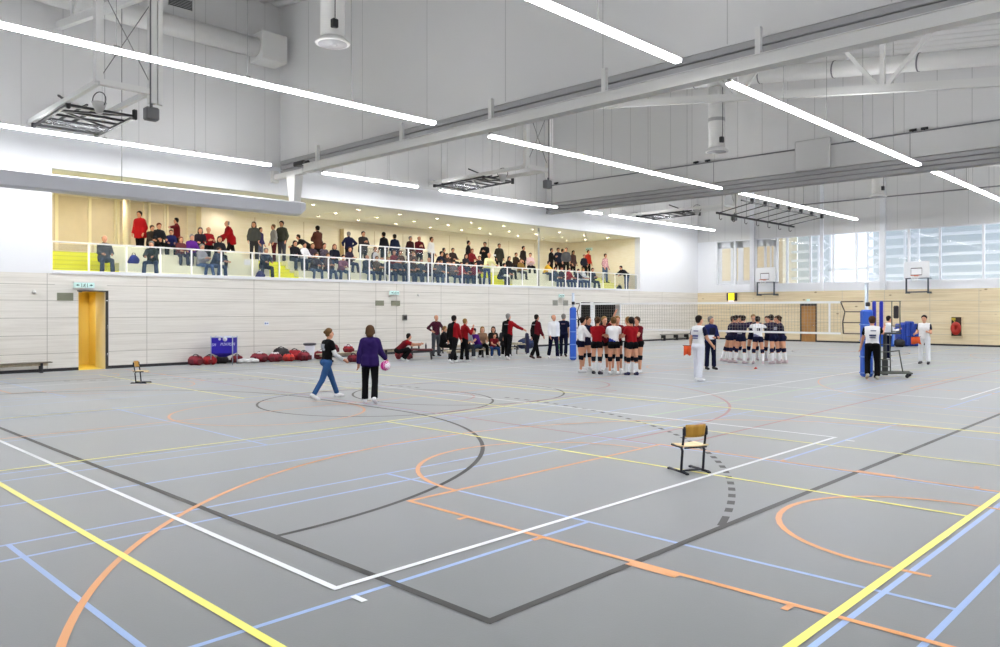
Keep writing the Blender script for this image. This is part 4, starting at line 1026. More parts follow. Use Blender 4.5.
# duffel bags
def duffel(loc, rz, col, label, L=0.62, r=0.17, dark=(26,24,28), white=False):
    L *= 0.88; r *= 0.9
    t = thing('sports_bag', label, 'bag', loc, rz)
    mm = mat('bag_%d_%d_%d' % col, col, 0.65, noise=0.12, nscale=9)
    b = MB(); n = 14; k = 9; vs = []
    for i in range(k+1):
        x = -L/2+L*i/k; e = (1-abs(2*i/k-1)**4)**0.5 if 0 < i < k else 0.25
        e = max(e, 0.25)
        for j in range(n):
            a = 2*PI*j/n; rr = r*(e)*(1+0.06*math.sin(3*a+i)+0.05*math.sin(5*i+j))
            z = r*0.92+rr*math.sin(a)*0.95; vs.append((x, rr*1.15*math.cos(a), max(0.0, z)))
    fs = [(i*n+j, i*n+(j+1) % n, (i+1)*n+(j+1) % n, (i+1)*n+j) for i in range(k) for j in range(n)]+[tuple(range(n))[::-1], tuple(k*n+j for j in range(n))]
    b.add(vs, fs, 0, True); obj('bag_body', b, mm, t)
    b = MB(); ztop = r*1.85
    for s in (-1, 1): b.tube([(-L*0.22, s*r*0.9, r*1.3),(-L*0.14, s*r*0.35, ztop+0.03),(0, s*r*0.2, ztop+0.06),(L*0.14, s*r*0.35, ztop+0.03),(L*0.22, s*r*0.9, r*1.3)],0.014,6)
    obj('handle', b, mat('strap_dark',dark,0.7), t)
    b = MB(); b.tube([(-L*0.42,0,r*1.6),(-L*0.2,0,r*1.9),(L*0.2,0,r*1.9),(L*0.42,0,r*1.6)],0.008,5); obj('zip', b, mat('zip_grey',(120,116,120),0.5), t)
    for s in (-1,1): b = MB(); b.cbox(s*L*0.3-0.09, s*L*0.3+0.09, -r*1.28, -r*1.02, 0.05, r*1.2, 0.03); obj('side_pocket', b, mat('pocket_%d_%d_%d' % col, tuple(int(c*0.72) for c in col), 0.65), t)
    if white:
        b = MB(); b.cbox(-0.14,0.14,-r*0.5,r*0.5,ztop-0.03,ztop+0.05,0.03); obj('towel', b, mat('towel_white',(232,228,232),0.9), t)
    return t
RED = (124,14,36); BR = (160,18,32); DK = (30,22,28); ORG = (206,52,40)
W = TH+0.35
for loc, rz, col, lab, L, r, wh in (
  ((-27.15,12.3,0), W, RED, 'crimson sports bag at the wall left of the blue cart', 0.6, 0.2, False),
  ((-27.0,12.75,0), W-0.5, BR, 'bright red sports bag touching the blue cart legs', 0.55, 0.19, False),
  ((-27.3,13.35,0), W, DK, 'black sports bag lying behind the blue cart', 0.55, 0.17, False),
  ((-27.3,13.95,0), W, RED, 'dark red sports bag right of the blue cart', 0.5, 0.16, False),
  ((-27.1,14.75,0), W, RED, 'dark red sports bag at the wall, next to the white clothes', 0.75, 0.2, True),
  ((-26.75,15.2,0), W+0.2, RED, 'crimson sports bag in front of the tall black bag', 0.6, 0.19, True),
  ((-27.25,15.75,0), W, DK, 'tall black sports bag piled against the wall', 0.75, 0.29, False),
  ((-26.65,15.72,0), W, ORG, 'orange-red bag leaning on the tall black bag', 0.5, 0.17, False),
  ((-27.1,16.25,0), W, BR, 'bright red sports bag left of the white bin', 0.7, 0.24, False),
  ((-26.5,16.3,0), W+0.4, RED, 'dark red sports bag touching the white bin', 0.5, 0.21, False),
  ((-26.9,17.35,0), W, RED, 'dark red bag with white towel right of the white bin', 0.7, 0.2, True),
  ((-24.9,16.55,0.35), W, RED, 'round maroon bag on the bench between the two girls', 0.5, 0.2, False),
  ((-24.9,17.25,0.35), W, BR, 'red bag lying on the bench beside a white towel', 0.45, 0.15, True),
  ((-24.5,17.2,0), W, RED, 'red bag on the floor under the bench between the girls', 0.5, 0.17, False),
  ((-24.55,16.1,0), W, DK, 'small black bag on the floor under the bench end', 0.4, 0.13, False),
  ((-24.6,19.55,0.0), W, BR, 'red bag standing behind the low dark table', 0.5, 0.22, False),
  ((-24.2,19.5,0), W, RED, 'red bag on the floor in front of the crouching man', 0.55, 0.17, False),
  ((-26.7,29.3,0), W, (30,48,92), 'navy blue bag heap at the wall between walking men', 1.0, 0.3, False)):
    duffel(loc, rz, col, lab, L, r, (26,24,28), wh)
b = MB()
for i in range(5): b.ball((0.13*(i-2), 0.06*((i*3) % 3-1), 0.09+0.03*(i % 2)), 0.13, 0, 10, 6, (1.1,0.8,0.65))
single('white_clothing_heap', b, mat('clothes_white',(226,226,226),0.9), 'crumpled white clothes on the floor right of the blue cart', 'clothes', (-26.75,14.1,0.0), W)
t = thing('waste_bin', 'white tapered waste bin with a dark rim between red bags', 'bin', (-26.75, 16.72, 0))
b = MB(); b.lathe([(0.15,0.0),(0.155,0.02),(0.2,0.6),(0.19,0.6),(0.145,0.03)],20); obj('bin_body', b, mat('bin_white',(222,224,234),0.4), t)
b = MB(); b.lathe([(0.21,0.58),(0.25,0.6),(0.25,0.66),(0.2,0.67),(0.1,0.665)],20); obj('rim', b, mat('rim_dark',(66,64,72),0.5), t)
b = MB(); b.lathe([(0.06,0.0),(0.075,0.008),(0.075,0.012),(0.02,0.08),(0.0,0.082)],12)
single('marker_cone', b, mat('marker_orange',(246,170,120),0.6), 'faint orange marker cone on floor left of the girl in jeans', 'cone', (-20.6,15.0,0.008))
b = MB(); b.lathe([(0.05,0.0),(0.06,0.008),(0.02,0.05),(0.0,0.052)],12)
single('marker_cone', b, mat('marker_red',(214,60,50),0.6), 'tiny red marker cone in front of the huddled players', 'cone', (-12.0,24.6,0.008))
# tracksuit on a chair back, and green chair behind the men
t = thing('stacking_chair', 'green-framed stacking chair behind the man in white shirt', 'chair', (-24.2,28.6,0), 2.4)
b = MB(); b.cbox(-0.22,0.22,-0.21,0.21,0.43,0.46,0.012); obj('seat', b, M_bench, t)
b = MB(); b.cbox(-0.22,0.22,-0.25,-0.22,0.62,0.85,0.012); obj('backrest', b, M_bench, t)
MG = mat('tube_green',(70,170,90),0.5)
for sx_ in (-1,1):
    b = MB(); b.tube([(sx_*0.2,0.2,0),(sx_*0.2,0.18,0.42),(sx_*0.2,-0.18,0.42),(sx_*0.2,-0.24,0.85)],0.014,8); obj('leg', b, MG, t)
    b = MB(); b.tube([(sx_*0.2,-0.24,0),(sx_*0.2,-0.18,0.42)],0.014,8); obj('leg', b, MG, t)
t = thing('folding_chair', 'chair draped with a navy tracksuit top between the walking men', 'chair', (-23.6,25.6,0), 2.4)
b = MB(); b.cbox(-0.22,0.22,-0.21,0.21,0.43,0.46,0.012); obj('seat', b, M_bench, t)
for sx_ in (-1,1):
    b = MB(); b.tube([(sx_*0.2,0.2,0),(sx_*0.2,0.18,0.42),(sx_*0.2,-0.18,0.42),(sx_*0.2,-0.24,0.85)],0.014,8); obj('leg', b, M_black, t)
    b = MB(); b.tube([(sx_*0.2,-0.24,0),(sx_*0.2,-0.18,0.42)],0.014,8); obj('leg', b, M_black, t)
b = MB(); b.cbox(-0.3,0.3,-0.32,-0.2,0.35,0.95,0.05); b.cbox(-0.36,-0.26,-0.34,-0.2,0.05,0.85,0.04); b.cbox(0.26,0.36,-0.34,-0.2,0.05,0.85,0.04)
single('tracksuit_top', b, mat('tracksuit_navy',(30,32,66),0.8), 'navy tracksuit top hanging over a chair between walking men', 'clothing', (-23.6,25.6,0.0), 2.4)
# small box table with a laptop for scoring beside the crouching man
t = thing('massage_table', 'dark low table by the crouching man with bottles on it', 'table', (-24.0,19.95,0), TH)
b = MB(); b.cbox(-0.55,0.6,-0.25,0.25,0.36,0.42,0.012); obj('table_top', b, mat('table_maroon',(96,30,36),0.6), t)
for x_ in (-0.5,0.55):
    for y_ in (-0.2,0.2): b = MB(); b.tube([(x_,y_,0),(x_*0.9,y_,0.37)],0.018,8); obj('leg', b, M_black, t)
for i, (x, y) in enumerate(((-24.2,19.8),(-24.0,20.0),(-23.8,20.2))):
    b = MB(); b.lathe([(0.035,0),(0.037,0.02),(0.037,0.15),(0.014,0.2),(0.014,0.24)],10,c=(0,0,0))
    single('water_bottle', b, mat('bottle_dark',(70,66,72),0.3), ('leftmost','middle','rightmost')[i]+' of three slim bottles on the low dark table', 'bottle', (x,y,0.42), 0, 'bottles on the low table')
# ================================================================ people
V3 = lambda *a: np.array(a, float)
def surface_net(F, org, h):
    s = F < 0
    nx, ny, nz = F.shape
    c = np.zeros((nx-1, ny-1, nz-1), np.int8)
    for i in (0, 1):
        for j in (0, 1):
            for k in (0, 1): c += s[i:nx-1+i, j:ny-1+j, k:nz-1+k]
    act = (c > 0) & (c < 8)
    P = np.zeros(act.shape+(3,)); n = np.zeros(act.shape)
    for ax in range(3):
        o = [a for a in range(3) if a != ax]
        sl0 = [slice(None)]*3; sl1 = [slice(None)]*3; sl0[ax] = slice(0, -1); sl1[ax] = slice(1, None)
        A = F[tuple(sl0)]; B = F[tuple(sl1)]; cr = (A < 0) != (B < 0)
        t = np.where(cr, A/np.where(cr, A-B, 1), 0)
        for i in (0, 1):
            for j in (0, 1):
                sl = [None]*3; sl[ax] = slice(None)
                dims = act.shape
                sl[o[0]] = slice(i, i+dims[o[0]]); sl[o[1]] = slice(j, j+dims[o[1]])
                q = cr[tuple(sl)]; tt = t[tuple(sl)]
                P[..., ax] += np.where(q, tt, 0); P[..., o[0]] += q*i; P[..., o[1]] += q*j; n += q
    ids = -np.ones(act.shape, int); w = np.argwhere(act); ids[act] = np.arange(len(w))
    verts = (w + P[act]/n[act][:, None])*h + org
    faces = []
    for ax in range(3):
        o = [a for a in range(3) if a != ax]
        sl0 = [slice(1, -1)]*3; sl1 = [slice(1, -1)]*3; sl0[ax] = slice(0, -1); sl1[ax] = slice(1, None)
        A = s[tuple(sl0)]; B = s[tuple(sl1)]
        for flip, m in ((False, A & ~B), (True, ~A & B)):
            e = np.argwhere(m)
            if not len(e): continue
            e[:, o[0]] += 1; e[:, o[1]] += 1
            g = []
            for d0, d1 in ((0,0),(-1,0),(-1,-1),(0,-1)):
                f = e.copy(); f[:, o[0]] += d0; f[:, o[1]] += d1; g.append(ids[f[:,0], f[:,1], f[:,2]])
            q = np.stack(g, 1)
            if flip != (ax == 1): q = q[:, ::-1]
            faces.append(q)
    faces = np.concatenate(faces) if faces else np.zeros((0,4), int)
    return verts, faces[(faces >= 0).all(1)]

def blob(prims, h, k=0.025, cut=None):
    """prims: (a, b, ra, rb, cuta, cutb) round cones blended smoothly; cut: planes (point, normal) that trim the solid"""
    lo = np.min([np.minimum(p[0]-p[2], p[1]-p[3]) for p in prims], 0)-3*h
    hi = np.max([np.maximum(p[0]+p[2], p[1]+p[3]) for p in prims], 0)+3*h
    dim = np.ceil((hi-lo)/h).astype(int)+1
    ax = [lo[i]+h*np.arange(dim[i]) for i in range(3)]
    F = np.full(tuple(dim), 0.2)
    for p in prims:
        a, b, ra, rb = p[:4]; ca, cb = (p[4], p[5]) if len(p) > 4 else (0, 0)
        m = 0.05+2*h
        l = np.minimum(a-ra, b-rb)-m; u = np.maximum(a+ra, b+rb)+m
        i0 = np.maximum(np.floor((l-lo)/h).astype(int), 0); i1 = np.minimum(np.ceil((u-lo)/h).astype(int)+1, dim)
        X = ax[0][i0[0]:i1[0], None, None]-a[0]; Y = ax[1][None, i0[1]:i1[1], None]-a[1]; Z = ax[2][None, None, i0[2]:i1[2]]-a[2]
        d = b-a; L2 = max(d@d, 1e-9); L = L2**0.5
        tr = (X*d[0]+Y*d[1]+Z*d[2])/L2; t = np.clip(tr, 0, 1)
        D = np.sqrt((X-t*d[0])**2+(Y-t*d[1])**2+(Z-t*d[2])**2)-(ra+(rb-ra)*t)
        if ca: D = np.maximum(D, -tr*L)
        if cb: D = np.maximum(D, (tr-1)*L)
        S = F[i0[0]:i1[0], i0[1]:i1[1], i0[2]:i1[2]]
        hh = np.clip(0.5+0.5*(S-D)/k, 0, 1)
        F[i0[0]:i1[0], i0[1]:i1[1], i0[2]:i1[2]] = S*(1-hh)+D*hh-k*hh*(1-hh)
    if cut:
        for pt, nn in cut:
            D = (ax[0][:,None,None]-pt[0])*nn[0]+(ax[1][None,:,None]-pt[1])*nn[1]+(ax[2][None,None,:]-pt[2])*nn[2]
            F = np.maximum(F, D)
    return surface_net(F, lo, h)

def ry(a): a = math.radians(a); return math.sin(a), math.cos(a)
# pose defaults, degrees: lean of torso, thighs forward (t), knees bent (k), arms (forward, outward, elbow, inward), head turn and nod
STAND = dict(lean=2, tl=2, tr=-1, kl=2, kr=2, sp=3, al=(4,9,12,6), ar=(4,9,12,6), hy=0, hp=0, fl=0, fr=0, tw=0)
def P(**k): d = dict(STAND); d.update(k); return d
def skeleton(q):
    J = {}
    sl, cl = ry(q['lean']); u = V3(0, sl, cl); f = V3(0, cl, -sl)
    tw = math.radians(q['tw']); sx_ = V3(math.cos(tw), math.sin(tw), 0)
    J['pel'] = V3(0,0,0); J['u'] = u; J['f'] = f
    J['wai'] = u*0.16; J['che'] = u*0.37; J['nek'] = u*0.50; J['sxv'] = sx_
    hs, hc = ry(q['lean']*0.55+q['hp']); hu = V3(0, hs, hc); hf0 = V3(0, hc, -hs)
    yw = math.radians(q['hy']); hf = hf0*math.cos(yw)+V3(1,0,0)*math.sin(yw); hr = np.cross(hf, hu)
    J['hu'], J['hf'], J['hr'] = hu, hf, hr
    J['hed'] = J['nek']+hu*0.165+hf0*0.025
    for s, n in ((-1,'l'),(1,'r')):
        J['sho'+n] = u*0.432+sx_*s*0.158
        ph, ps, e, inw = q['a'+n]
        sp_, cp = ry(ph); ss, cs = ry(ps)
        d1 = V3(s*ss, cs*sp_, -cs*cp)
        s2, c2 = ry(ph+e); si = ry(inw)[0]
        d2 = V3(s*(ss-si*1.6), cs*s2, -cs*c2); d2 /= np.linalg.norm(d2)
        J['elb'+n] = J['sho'+n]+d1*0.28; J['wri'+n] = J['elb'+n]+d2*0.245; J['hnd'+n] = d2
        J['hip'+n] = V3(s*0.09, 0, -0.03)
        t, k = q['t'+n], q['k'+n]; st, ct = ry(t); so = ry(q['sp'])[0]
        d = V3(s*so, st, -ct); d /= np.linalg.norm(d); J['kne'+n] = J['hip'+n]+d*0.43
        st, ct = ry(t-k); d = V3(s*so*0.3, st, -ct); d /= np.linalg.norm(d); J['ank'+n] = J['kne'+n]+d*0.40; J['shd'+n] = d
        fs, fc = ry(q['f'+n]); J['fod'+n] = V3(s*0.12, fc, fs); J['fod'+n] /= np.linalg.norm(J['fod'+n])
    fl = min((J['ank'+n]+V3(0,0,-0.075)).min() if False else min(J['ank'+n][2]-0.075, (J['ank'+n]+J['fod'+n]*0.17)[2]-0.055) for n in 'lr')
    off = V3(0,0,-fl)
    for k_, v in J.items():
        if k_[:3] in ('pel','wai','che','nek','hed','sho','elb','wri','hip','kne','ank'): J[k_] = v+off
    return J
def lerp(a, b, t): return a+(b-a)*t
def torso(J, o, w=1.0, hem=-0.02, top=0.47):
    u, x = J['u'], J['sxv']; X = V3(1,0,0); pe = J['pel']
    out = []
    for s in (-1, 1):
        out += [(pe+X*s*0.075*w+u*hem, pe+X*s*0.055*w+u*0.17, 0.098*w+o, 0.088*w+o, 1, 0),
                (pe+X*s*0.055*w+u*0.17, pe+x*s*0.075+u*0.36, 0.088*w+o, 0.10+o),
                (pe+x*s*0.075+u*0.36, pe+x*s*0.125+u*0.44, 0.10+o, 0.062+o)]
    out += [(pe+u*0.3, pe+u*0.42, 0.1*w+o, 0.09+o)]+[(pe+u*0.49, pe+x*s*0.14+u*0.44, 0.045+o*0.7, 0.055+o*0.6) for s in (-1, 1)]
    return out
def arm(J, n, o, t0=0.0, t1=2.0, m=1.0):
    s, e, w = J['sho'+n], J['elb'+n], J['wri'+n]; out = []
    r = (0.056*m, 0.042*m, 0.03*m)
    if t0 < 1:
        a, b = t0, min(t1, 1); out.append((lerp(s,e,a), lerp(s,e,b), lerp(r[0],r[1],a)+o, lerp(r[0],r[1],b)+o, 0, 1 if t1 < 1 else 0))
    if t1 > 1:
        a, b = max(t0, 1)-1, t1-1; out.append((lerp(e,w,a), lerp(e,w,b), lerp(r[1],r[2],a)+o, lerp(r[1],r[2],b)+o, 1 if t0 > 1 else 0, 1 if o else 0))
    return out
def leg(J, n, o, t0=0.0, t1=2.0, flare=0.0):
    h_, k, a_ = J['hip'+n], J['kne'+n], J['ank'+n]; out = []
    r = (0.088, 0.056, 0.054, 0.036)
    if t0 < 1:
        a, b = t0, min(t1, 1); out.append((lerp(h_,k,a), lerp(h_,k,b), lerp(r[0],r[1],a)+o, lerp(r[0],r[1],b)+o, 1 if t0 > 0 else 0, 1 if t1 < 1 else 0))
    if t1 > 1:
        a, b = max(t0,1)-1, t1-1; out.append((lerp(k,a_,a), lerp(k,a_,b), lerp(r[2],r[3],a)+o, lerp(r[2],r[3],b)+o+flare, 1 if t0 >= 1 else 0, 1 if o else 0))
    return out
def foot(J, n, o):
    a = J['ank'+n]; d = J['fod'+n]; dn = V3(0, d[2], -abs(d[1])); dn = dn/np.linalg.norm(dn)
    heel = a+dn*0.035-d*0.035; ball_ = a+dn*0.048+d*0.10; toe = a+dn*0.052+d*0.165
    return [(a, heel, 0.035+o, 0.034+o), (heel, ball_, 0.034+o, 0.032+o), (ball_, toe, 0.034+o, 0.024+o)]
GEO = {}
def geo(key, prims, h, k=0.025, cut=None):
    if key not in GEO:
        v, f = blob(prims, h, k, cut)
        GEO[key] = (v.astype(np.float32), f)
    return GEO[key]
def tomesh(name, v, f, mats, mi=None):
    me = bpy.data.meshes.new(name); me.from_pydata(v.tolist(), [], f.tolist())
    for m in mats: me.materials.append(m)
    if mi is not None: me.polygons.foreach_set('material_index', np.asarray(mi, dtype=np.int32))
    me.polygons.foreach_set('use_smooth', [True]*len(f)); me.update(); return me
def cm(col, kind='cloth'):
    r = {'cloth': 0.9, 'skin': 0.5, 'hair': 0.7, 'shoe': 0.5}[kind]
    if kind == 'cloth' and max(col) < 215: col = tuple(int(c*0.80) for c in col)
    if kind == 'hair': col = tuple(int(c*0.8) for c in col)
    return mat('%s_%d_%d_%d' % ((kind,)+tuple(col)), col, r, noise=0.05 if kind != 'skin' else 0.0, nscale=14, spec=0.15 if kind in ('cloth','hair') else 0.35)
SKIN = (208,152,122)
HAIRC = dict(brown=(84,58,38), dark=(38,28,26), blond=(182,142,84), grey=(168,164,158), red=(130,64,36), dblond=(132,98,60), bald=(0,0,0))
def person(x, y, z, rz, pose, wear, hair, label, h=1.75, res=0.022, skin=SKIN, group=None, build=1.0):
    """wear: list of (garment, colour, options)"""
    pk = repr(sorted(pose.items()))
    J = skeleton(pose); S = h/1.75
    root = thing('person', label, 'person', (x, y, z), rz, group); root.scale = (S, S, S)
    hd, hu, hf, hr = J['hed'], J['hu'], J['hf'], J['hr']
    body = torso(J, -0.006, build)+[(J['nek']-J['u']*0.04, hd-hu*0.05, 0.056, 0.05)]
    for s in (-1,1): body.append((J['pel']+V3(s*0.07,-0.045,-0.02), J['hip'+('l' if s < 0 else 'r')]+V3(0,-0.02,0), 0.085, 0.085))
    body += [(hd+hu*0.035-hf*0.018, hd-hu*0.03+hf*0.012, 0.086, 0.072), (hd-hu*0.045+hf*0.035, hd-hu*0.085+hf*0.05, 0.05, 0.03),
             (hd+hf*0.072+hu*0.0, hd+hf*0.10-hu*0.022, 0.012, 0.014), (hd+hr*0.078-hu*0.01, hd+hr*0.082-hu*0.035, 0.016, 0.012), (hd-hr*0.078-hu*0.01, hd-hr*0.082-hu*0.035, 0.016, 0.012),
             (hd+hf*0.075+hu*0.022+hr*0.03, hd+hf*0.075+hu*0.022-hr*0.03, 0.016, 0.016)]
    for n in 'lr':
        body += arm(J, n, 0)+leg(J, n, 0)+foot(J, n, -0.004)
        w, d = J['wri'+n], J['hnd'+n]
        body.append((w, w+d*0.075, 0.028, 0.03))
    v, f = geo(('body', pk, build, res), body, res, 0.02)
    mb = MB(); mb.v = [tuple(p) for p in v.tolist()]; mb.f = [tuple(q) for q in f.tolist()]; mb.m = [0]*len(f); mb.sm = [True]*len(f)
    for s, n in ((-1,'l'),(1,'r')):   # five fingers, rooted inside the palm
        w, d = J['wri'+n], J['hnd'+n]
        side = np.cross(d, V3(s,0.0001,0.0)); side /= max(np.linalg.norm(side), 1e-6); nrm = np.cross(side, d)*s
        pal = w+d*0.075
        for i, (o_, L) in enumerate(((-0.024,0.062),(-0.008,0.072),(0.008,0.068),(0.024,0.054))):
            a = pal+side*o_; mb.tube([a-d*0.01, a+d*L*0.5-nrm*0.006, a+d*L*0.85-nrm*0.022, a+d*L*0.95-nrm*0.036], [0.0095,0.009,0.008,0.0055], 6)
        a = w+d*0.03-side*0.026; mb.tube([a, a+d*0.022-side*0.022-nrm*0.004, a+d*0.05-side*0.03-nrm*0.012], [0.011,0.010,0.0065], 6)
    for s in (-1,1):                   # eyes and mouth
        e = hd+hf*0.082+hr*s*0.031+hu*0.004; mb.ball(e, 0.0095, 1, 6, 4)
    m0 = hd+hf*0.081-hu*0.055; mb.tube([m0-hr*0.022, m0+hf*0.004, m0+hr*0.022], 0.005, 5, 2)
    obj('body', mb.mesh('body', [cm(skin,'skin'), mat('eye_dark',(48,38,36),0.3), mat('lips',(176,98,92),0.5)]), None, root)
    # hair
    hc, hs = hair
    if hs != 'bald':
        C = HAIRC[hc] if isinstance(hc, str) else hc
        pr = [(hd+hu*0.045-hf*0.022, hd-hu*0.01-hf*0.018, 0.097, 0.086)]
        cut = None
        pl = [(hd+hf*0.035+hu*0.045, (hf*0.85-hu*0.50)), (hd-hu*0.075, -hu)]
        if hs == 'fringe_bald': pl = [(hd+hu*0.03, hu*0.8+hf*0.6), (hd-hf*0.01, hf), (hd-hu*0.06, -hu)]
        if hs == 'bob': pl = [(hd+hf*0.035+hu*0.045, (hf*0.9-hu*0.43))]; pr += [(hd-hf*0.035, hd-hf*0.05-hu*0.07, 0.098, 0.085), (hd+hr*0.07, hd+hr*0.115-hu*0.1, 0.04, 0.022), (hd-hr*0.07, hd-hr*0.115-hu*0.09, 0.04, 0.022)]
        if hs == 'long': pl = [(hd+hf*0.035+hu*0.045, (hf*0.9-hu*0.43))]; pr += [(hd-hf*0.04, hd-hf*0.07-hu*0.15, 0.092, 0.085), (hd+hr*0.06-hf*0.02, hd+hr*0.10-hu*0.17-hf*0.03, 0.045, 0.025), (hd-hr*0.06-hf*0.02, hd-hr*0.10-hu*0.17-hf*0.03, 0.045, 0.025)]
        v, f = geo(('hair', pk, hs, res), pr, min(res, 0.018), 0.02, pl)
        mb = MB(); mb.v = [tuple(p) for p in v.tolist()]; mb.f = [tuple(q) for q in f.tolist()]; mb.m = [0]*len(f); mb.sm = [True]*len(f)
        if hs == 'pony': a = hd-hf*0.09+hu*0.035; mb.tube([a+hf*0.03, a-hf*0.045+hu*0.02, a-hf*0.075-hu*0.05, a-hf*0.06-hu*0.15, a-hf*0.05-hu*0.21], [0.025,0.03,0.032,0.022,0.006], 8)
        if hs == 'bun': mb.ball(hd-hf*0.105+hu*0.03, 0.045, 0, 10, 7)
        obj('hair', mb.mesh('hair', [cm(C,'hair')]), None, root)
    # clothes
    for g in wear:
        kind, col = g[0], g[1]; op = g[2] if len(g) > 2 else {}
        hres = res; name = kind; k_ = 0.02; cutp = None
        if kind in ('jacket','sweater','shirt','coat'):
            o = {'jacket': 0.026, 'sweater': 0.02, 'shirt': 0.014, 'coat': 0.034}[kind]
            hem = {'jacket': -0.06, 'sweater': -0.03, 'shirt': -0.05, 'coat': -0.2}[kind]
            hem = op.get('hem', hem); pr = torso(J, o, build, hem if pose['lean'] < 50 and pose['tl'] < 50 else -0.02)
            for n in 'lr': pr += arm(J, n, o*0.85, 0, 1.94)
            if hem < -0.08 and pose['tl'] < 50: pr += [(J['pel']+V3(s_*0.075,-0.02,0.06), J['pel']+V3(s_*0.08,-0.025,hem+0.02), 0.105*build+o, 0.11*build+o, 0, 1) for s_ in (-1,1)]
            if op.get('hood'): pr += [(J['nek']-J['f']*0.07-J['u']*0.06+V3(s_*0.07,0,0), J['nek']-J['f']*0.085-J['u']*0.10, 0.055, 0.06) for s_ in (-1,1)]
            if kind in ('jacket','coat'): pr.append((J['nek']-J['u']*0.03, J['nek']+J['hu']*0.03, 0.068, 0.066))
        elif kind in ('tee','jersey'):
            o = 0.016 if kind == 'tee' else 0.010
            pr = torso(J, o, build, -0.05 if pose['tl'] < 50 else -0.02)
            for n in 'lr': pr += arm(J, n, o+0.006, 0, 0.62)
        elif kind == 'vest_panel':
            pr = torso(J, 0.022, build, -0.045); name = 'shirt_panel'
        elif kind in ('trousers','jeans','shorts'):
            o = {'trousers': 0.016, 'jeans': 0.011, 'shorts': 0.009}[kind]
            pr = [(J['pel']+V3(s*0.07,0,0.05), J['pel']+V3(s*0.075,0,-0.03), 0.09*build+o, 0.093*build+o, 1, 0) for s in (-1,1)]
            pr += [(J['pel']+V3(s*0.07,-0.045,-0.02), J['hip'+('l' if s < 0 else 'r')]+V3(0,-0.02,0), 0.085+o, 0.085+o) for s in (-1,1)]
            for n in 'lr': pr += leg(J, n, o, 0, 1.97 if kind != 'shorts' else op.get('len', 0.30), 0.022 if kind == 'trousers' else 0.010)
            k_ = 0.012
        elif kind in ('kneepads','socks','sleeves'):
            for n in 'lr':
                pr = {'kneepads': lambda: leg(J, n, 0.014, 0.86, 1.0)+leg(J, n, 0.014, 1.001, 1.22), 'socks': lambda: leg(J, n, 0.006, op.get('t0', 1.35), 1.98), 'sleeves': lambda: arm(J, n, 0.008, 0.3, 1.94)}[kind]()
                v, f = geo((kind+n, pk, res, op.get('t0')), pr, res, 0.008)
                obj({'kneepads':'knee_pad','socks':'sock','sleeves':'undersleeve'}[kind], tomesh(kind, v, f, [cm(col)]), None, root)
            continue
        elif kind == 'shoes':
            for n in 'lr':
                v, f = geo(('shoe'+n, pk, res), foot(J, n, 0.009), min(res, 0.018), 0.02)
                obj('shoe', tomesh('shoe', v, f, [cm(col,'shoe')]), None, root)
            continue
        v, f = geo((kind, pk, build, res, op.get('len'), op.get('t0'), op.get('hood'), op.get('hem')), pr, hres, k_)
        mats = [cm(col)]; mi = None
        if 'split' in op:      # second colour on one side, on the front, in checks, or across the shoulders
            mats.append(cm(op['col2'])); c = v[f].mean(1)-J['pel']
            if op['split'] == 'right': mi = (c[:,0] > 0.055).astype(int)
            if op['split'] == 'left': mi = (c[:,0] < -0.055).astype(int)
            if op['split'] == 'front': mi = ((c @ J['f']) > 0.02).astype(int)
            if op['split'] == 'sleeves': mi = (np.abs(c[:,0]) > 0.19).astype(int)
            if op['split'] == 'sides': mi = ((np.abs(c[:,0]) > 0.115) | ((c @ J['u']) > 0.42)).astype(int)
            if op['split'] == 'low': mi = ((c @ J['u'])+c[:,0]*0.5 < 0.08).astype(int)
            if op['split'] == 'check': mi = ((np.floor(c[:,0]/0.05)+np.floor(c[:,2]/0.05)) % 2).astype(int)
        o = obj(name, tomesh(name, v, f, mats, mi), None, root)
        if 'print' in op:      # blocks of lettering-like print on the back
            mb = MB(); Mx = Matrix((( -1,0,0,0),(0,1,0,0),(0,0,1,0),(0,0,0,1)))
            yb = -(0.10*build+0.013+0.028)
            for (px, pz, pw, ph_) in op['print']:
                a = J['pel']+J['u']*pz+J['f']*yb
                mb.box(px-pw/2, px+pw/2, a[1]-0.004, a[1]+0.03, a[2]-ph_/2, a[2]+ph_/2)
            obj('back_print', mb, cm(op['pcol']), o)
    return root
# ---- poses
def walk(a=22, arm_=18, **k): return P(tl=a, kl=6, tr=-a*0.8, kr=18, fr=-18, lean=3, al=(-arm_,8,14,4), ar=(arm_,8,22,6), **k)
SIT = P(lean=8, tl=84, tr=84, kl=82, kr=82, sp=8, al=(28,10,50,16), ar=(28,10,50,16))
SITF = P(lean=26, tl=84, tr=84, kl=84, kr=84, sp=14, al=(46,8,32,16), ar=(46,8,32,16), hp=-8)
SITC = P(lean=4, tl=84, tr=86, kl=70, kr=92, sp=6, al=(22,10,78,26), ar=(20,12,82,26), hy=20)
FOLD = P(al=(22,10,95,34), ar=(26,10,90,34))
HIPS = P(al=(-22,42,78,40), ar=(-22,42,78,40))
POCK = P(al=(-6,18,36,14), ar=(-6,18,36,14), tl=4, tr=-4)
BEND = P(lean=62, tl=8, tr=4, kl=8, kr=8, al=(62,6,16,6), ar=(62,6,16,6), hp=-20)
SQUAT = P(lean=48, tl=98, tr=92, kl=128, kr=128, sp=14, al=(60,12,34,12), ar=(74,12,20,12), hp=-18, fl=-6, fr=-6)
def sit_var(i): return (SIT, SITF, SITC)[i % 3]
AW = lambda x, y, f: math.atan2(-x, y)+math.radians(f)     # turned from straight away from the photographer's place
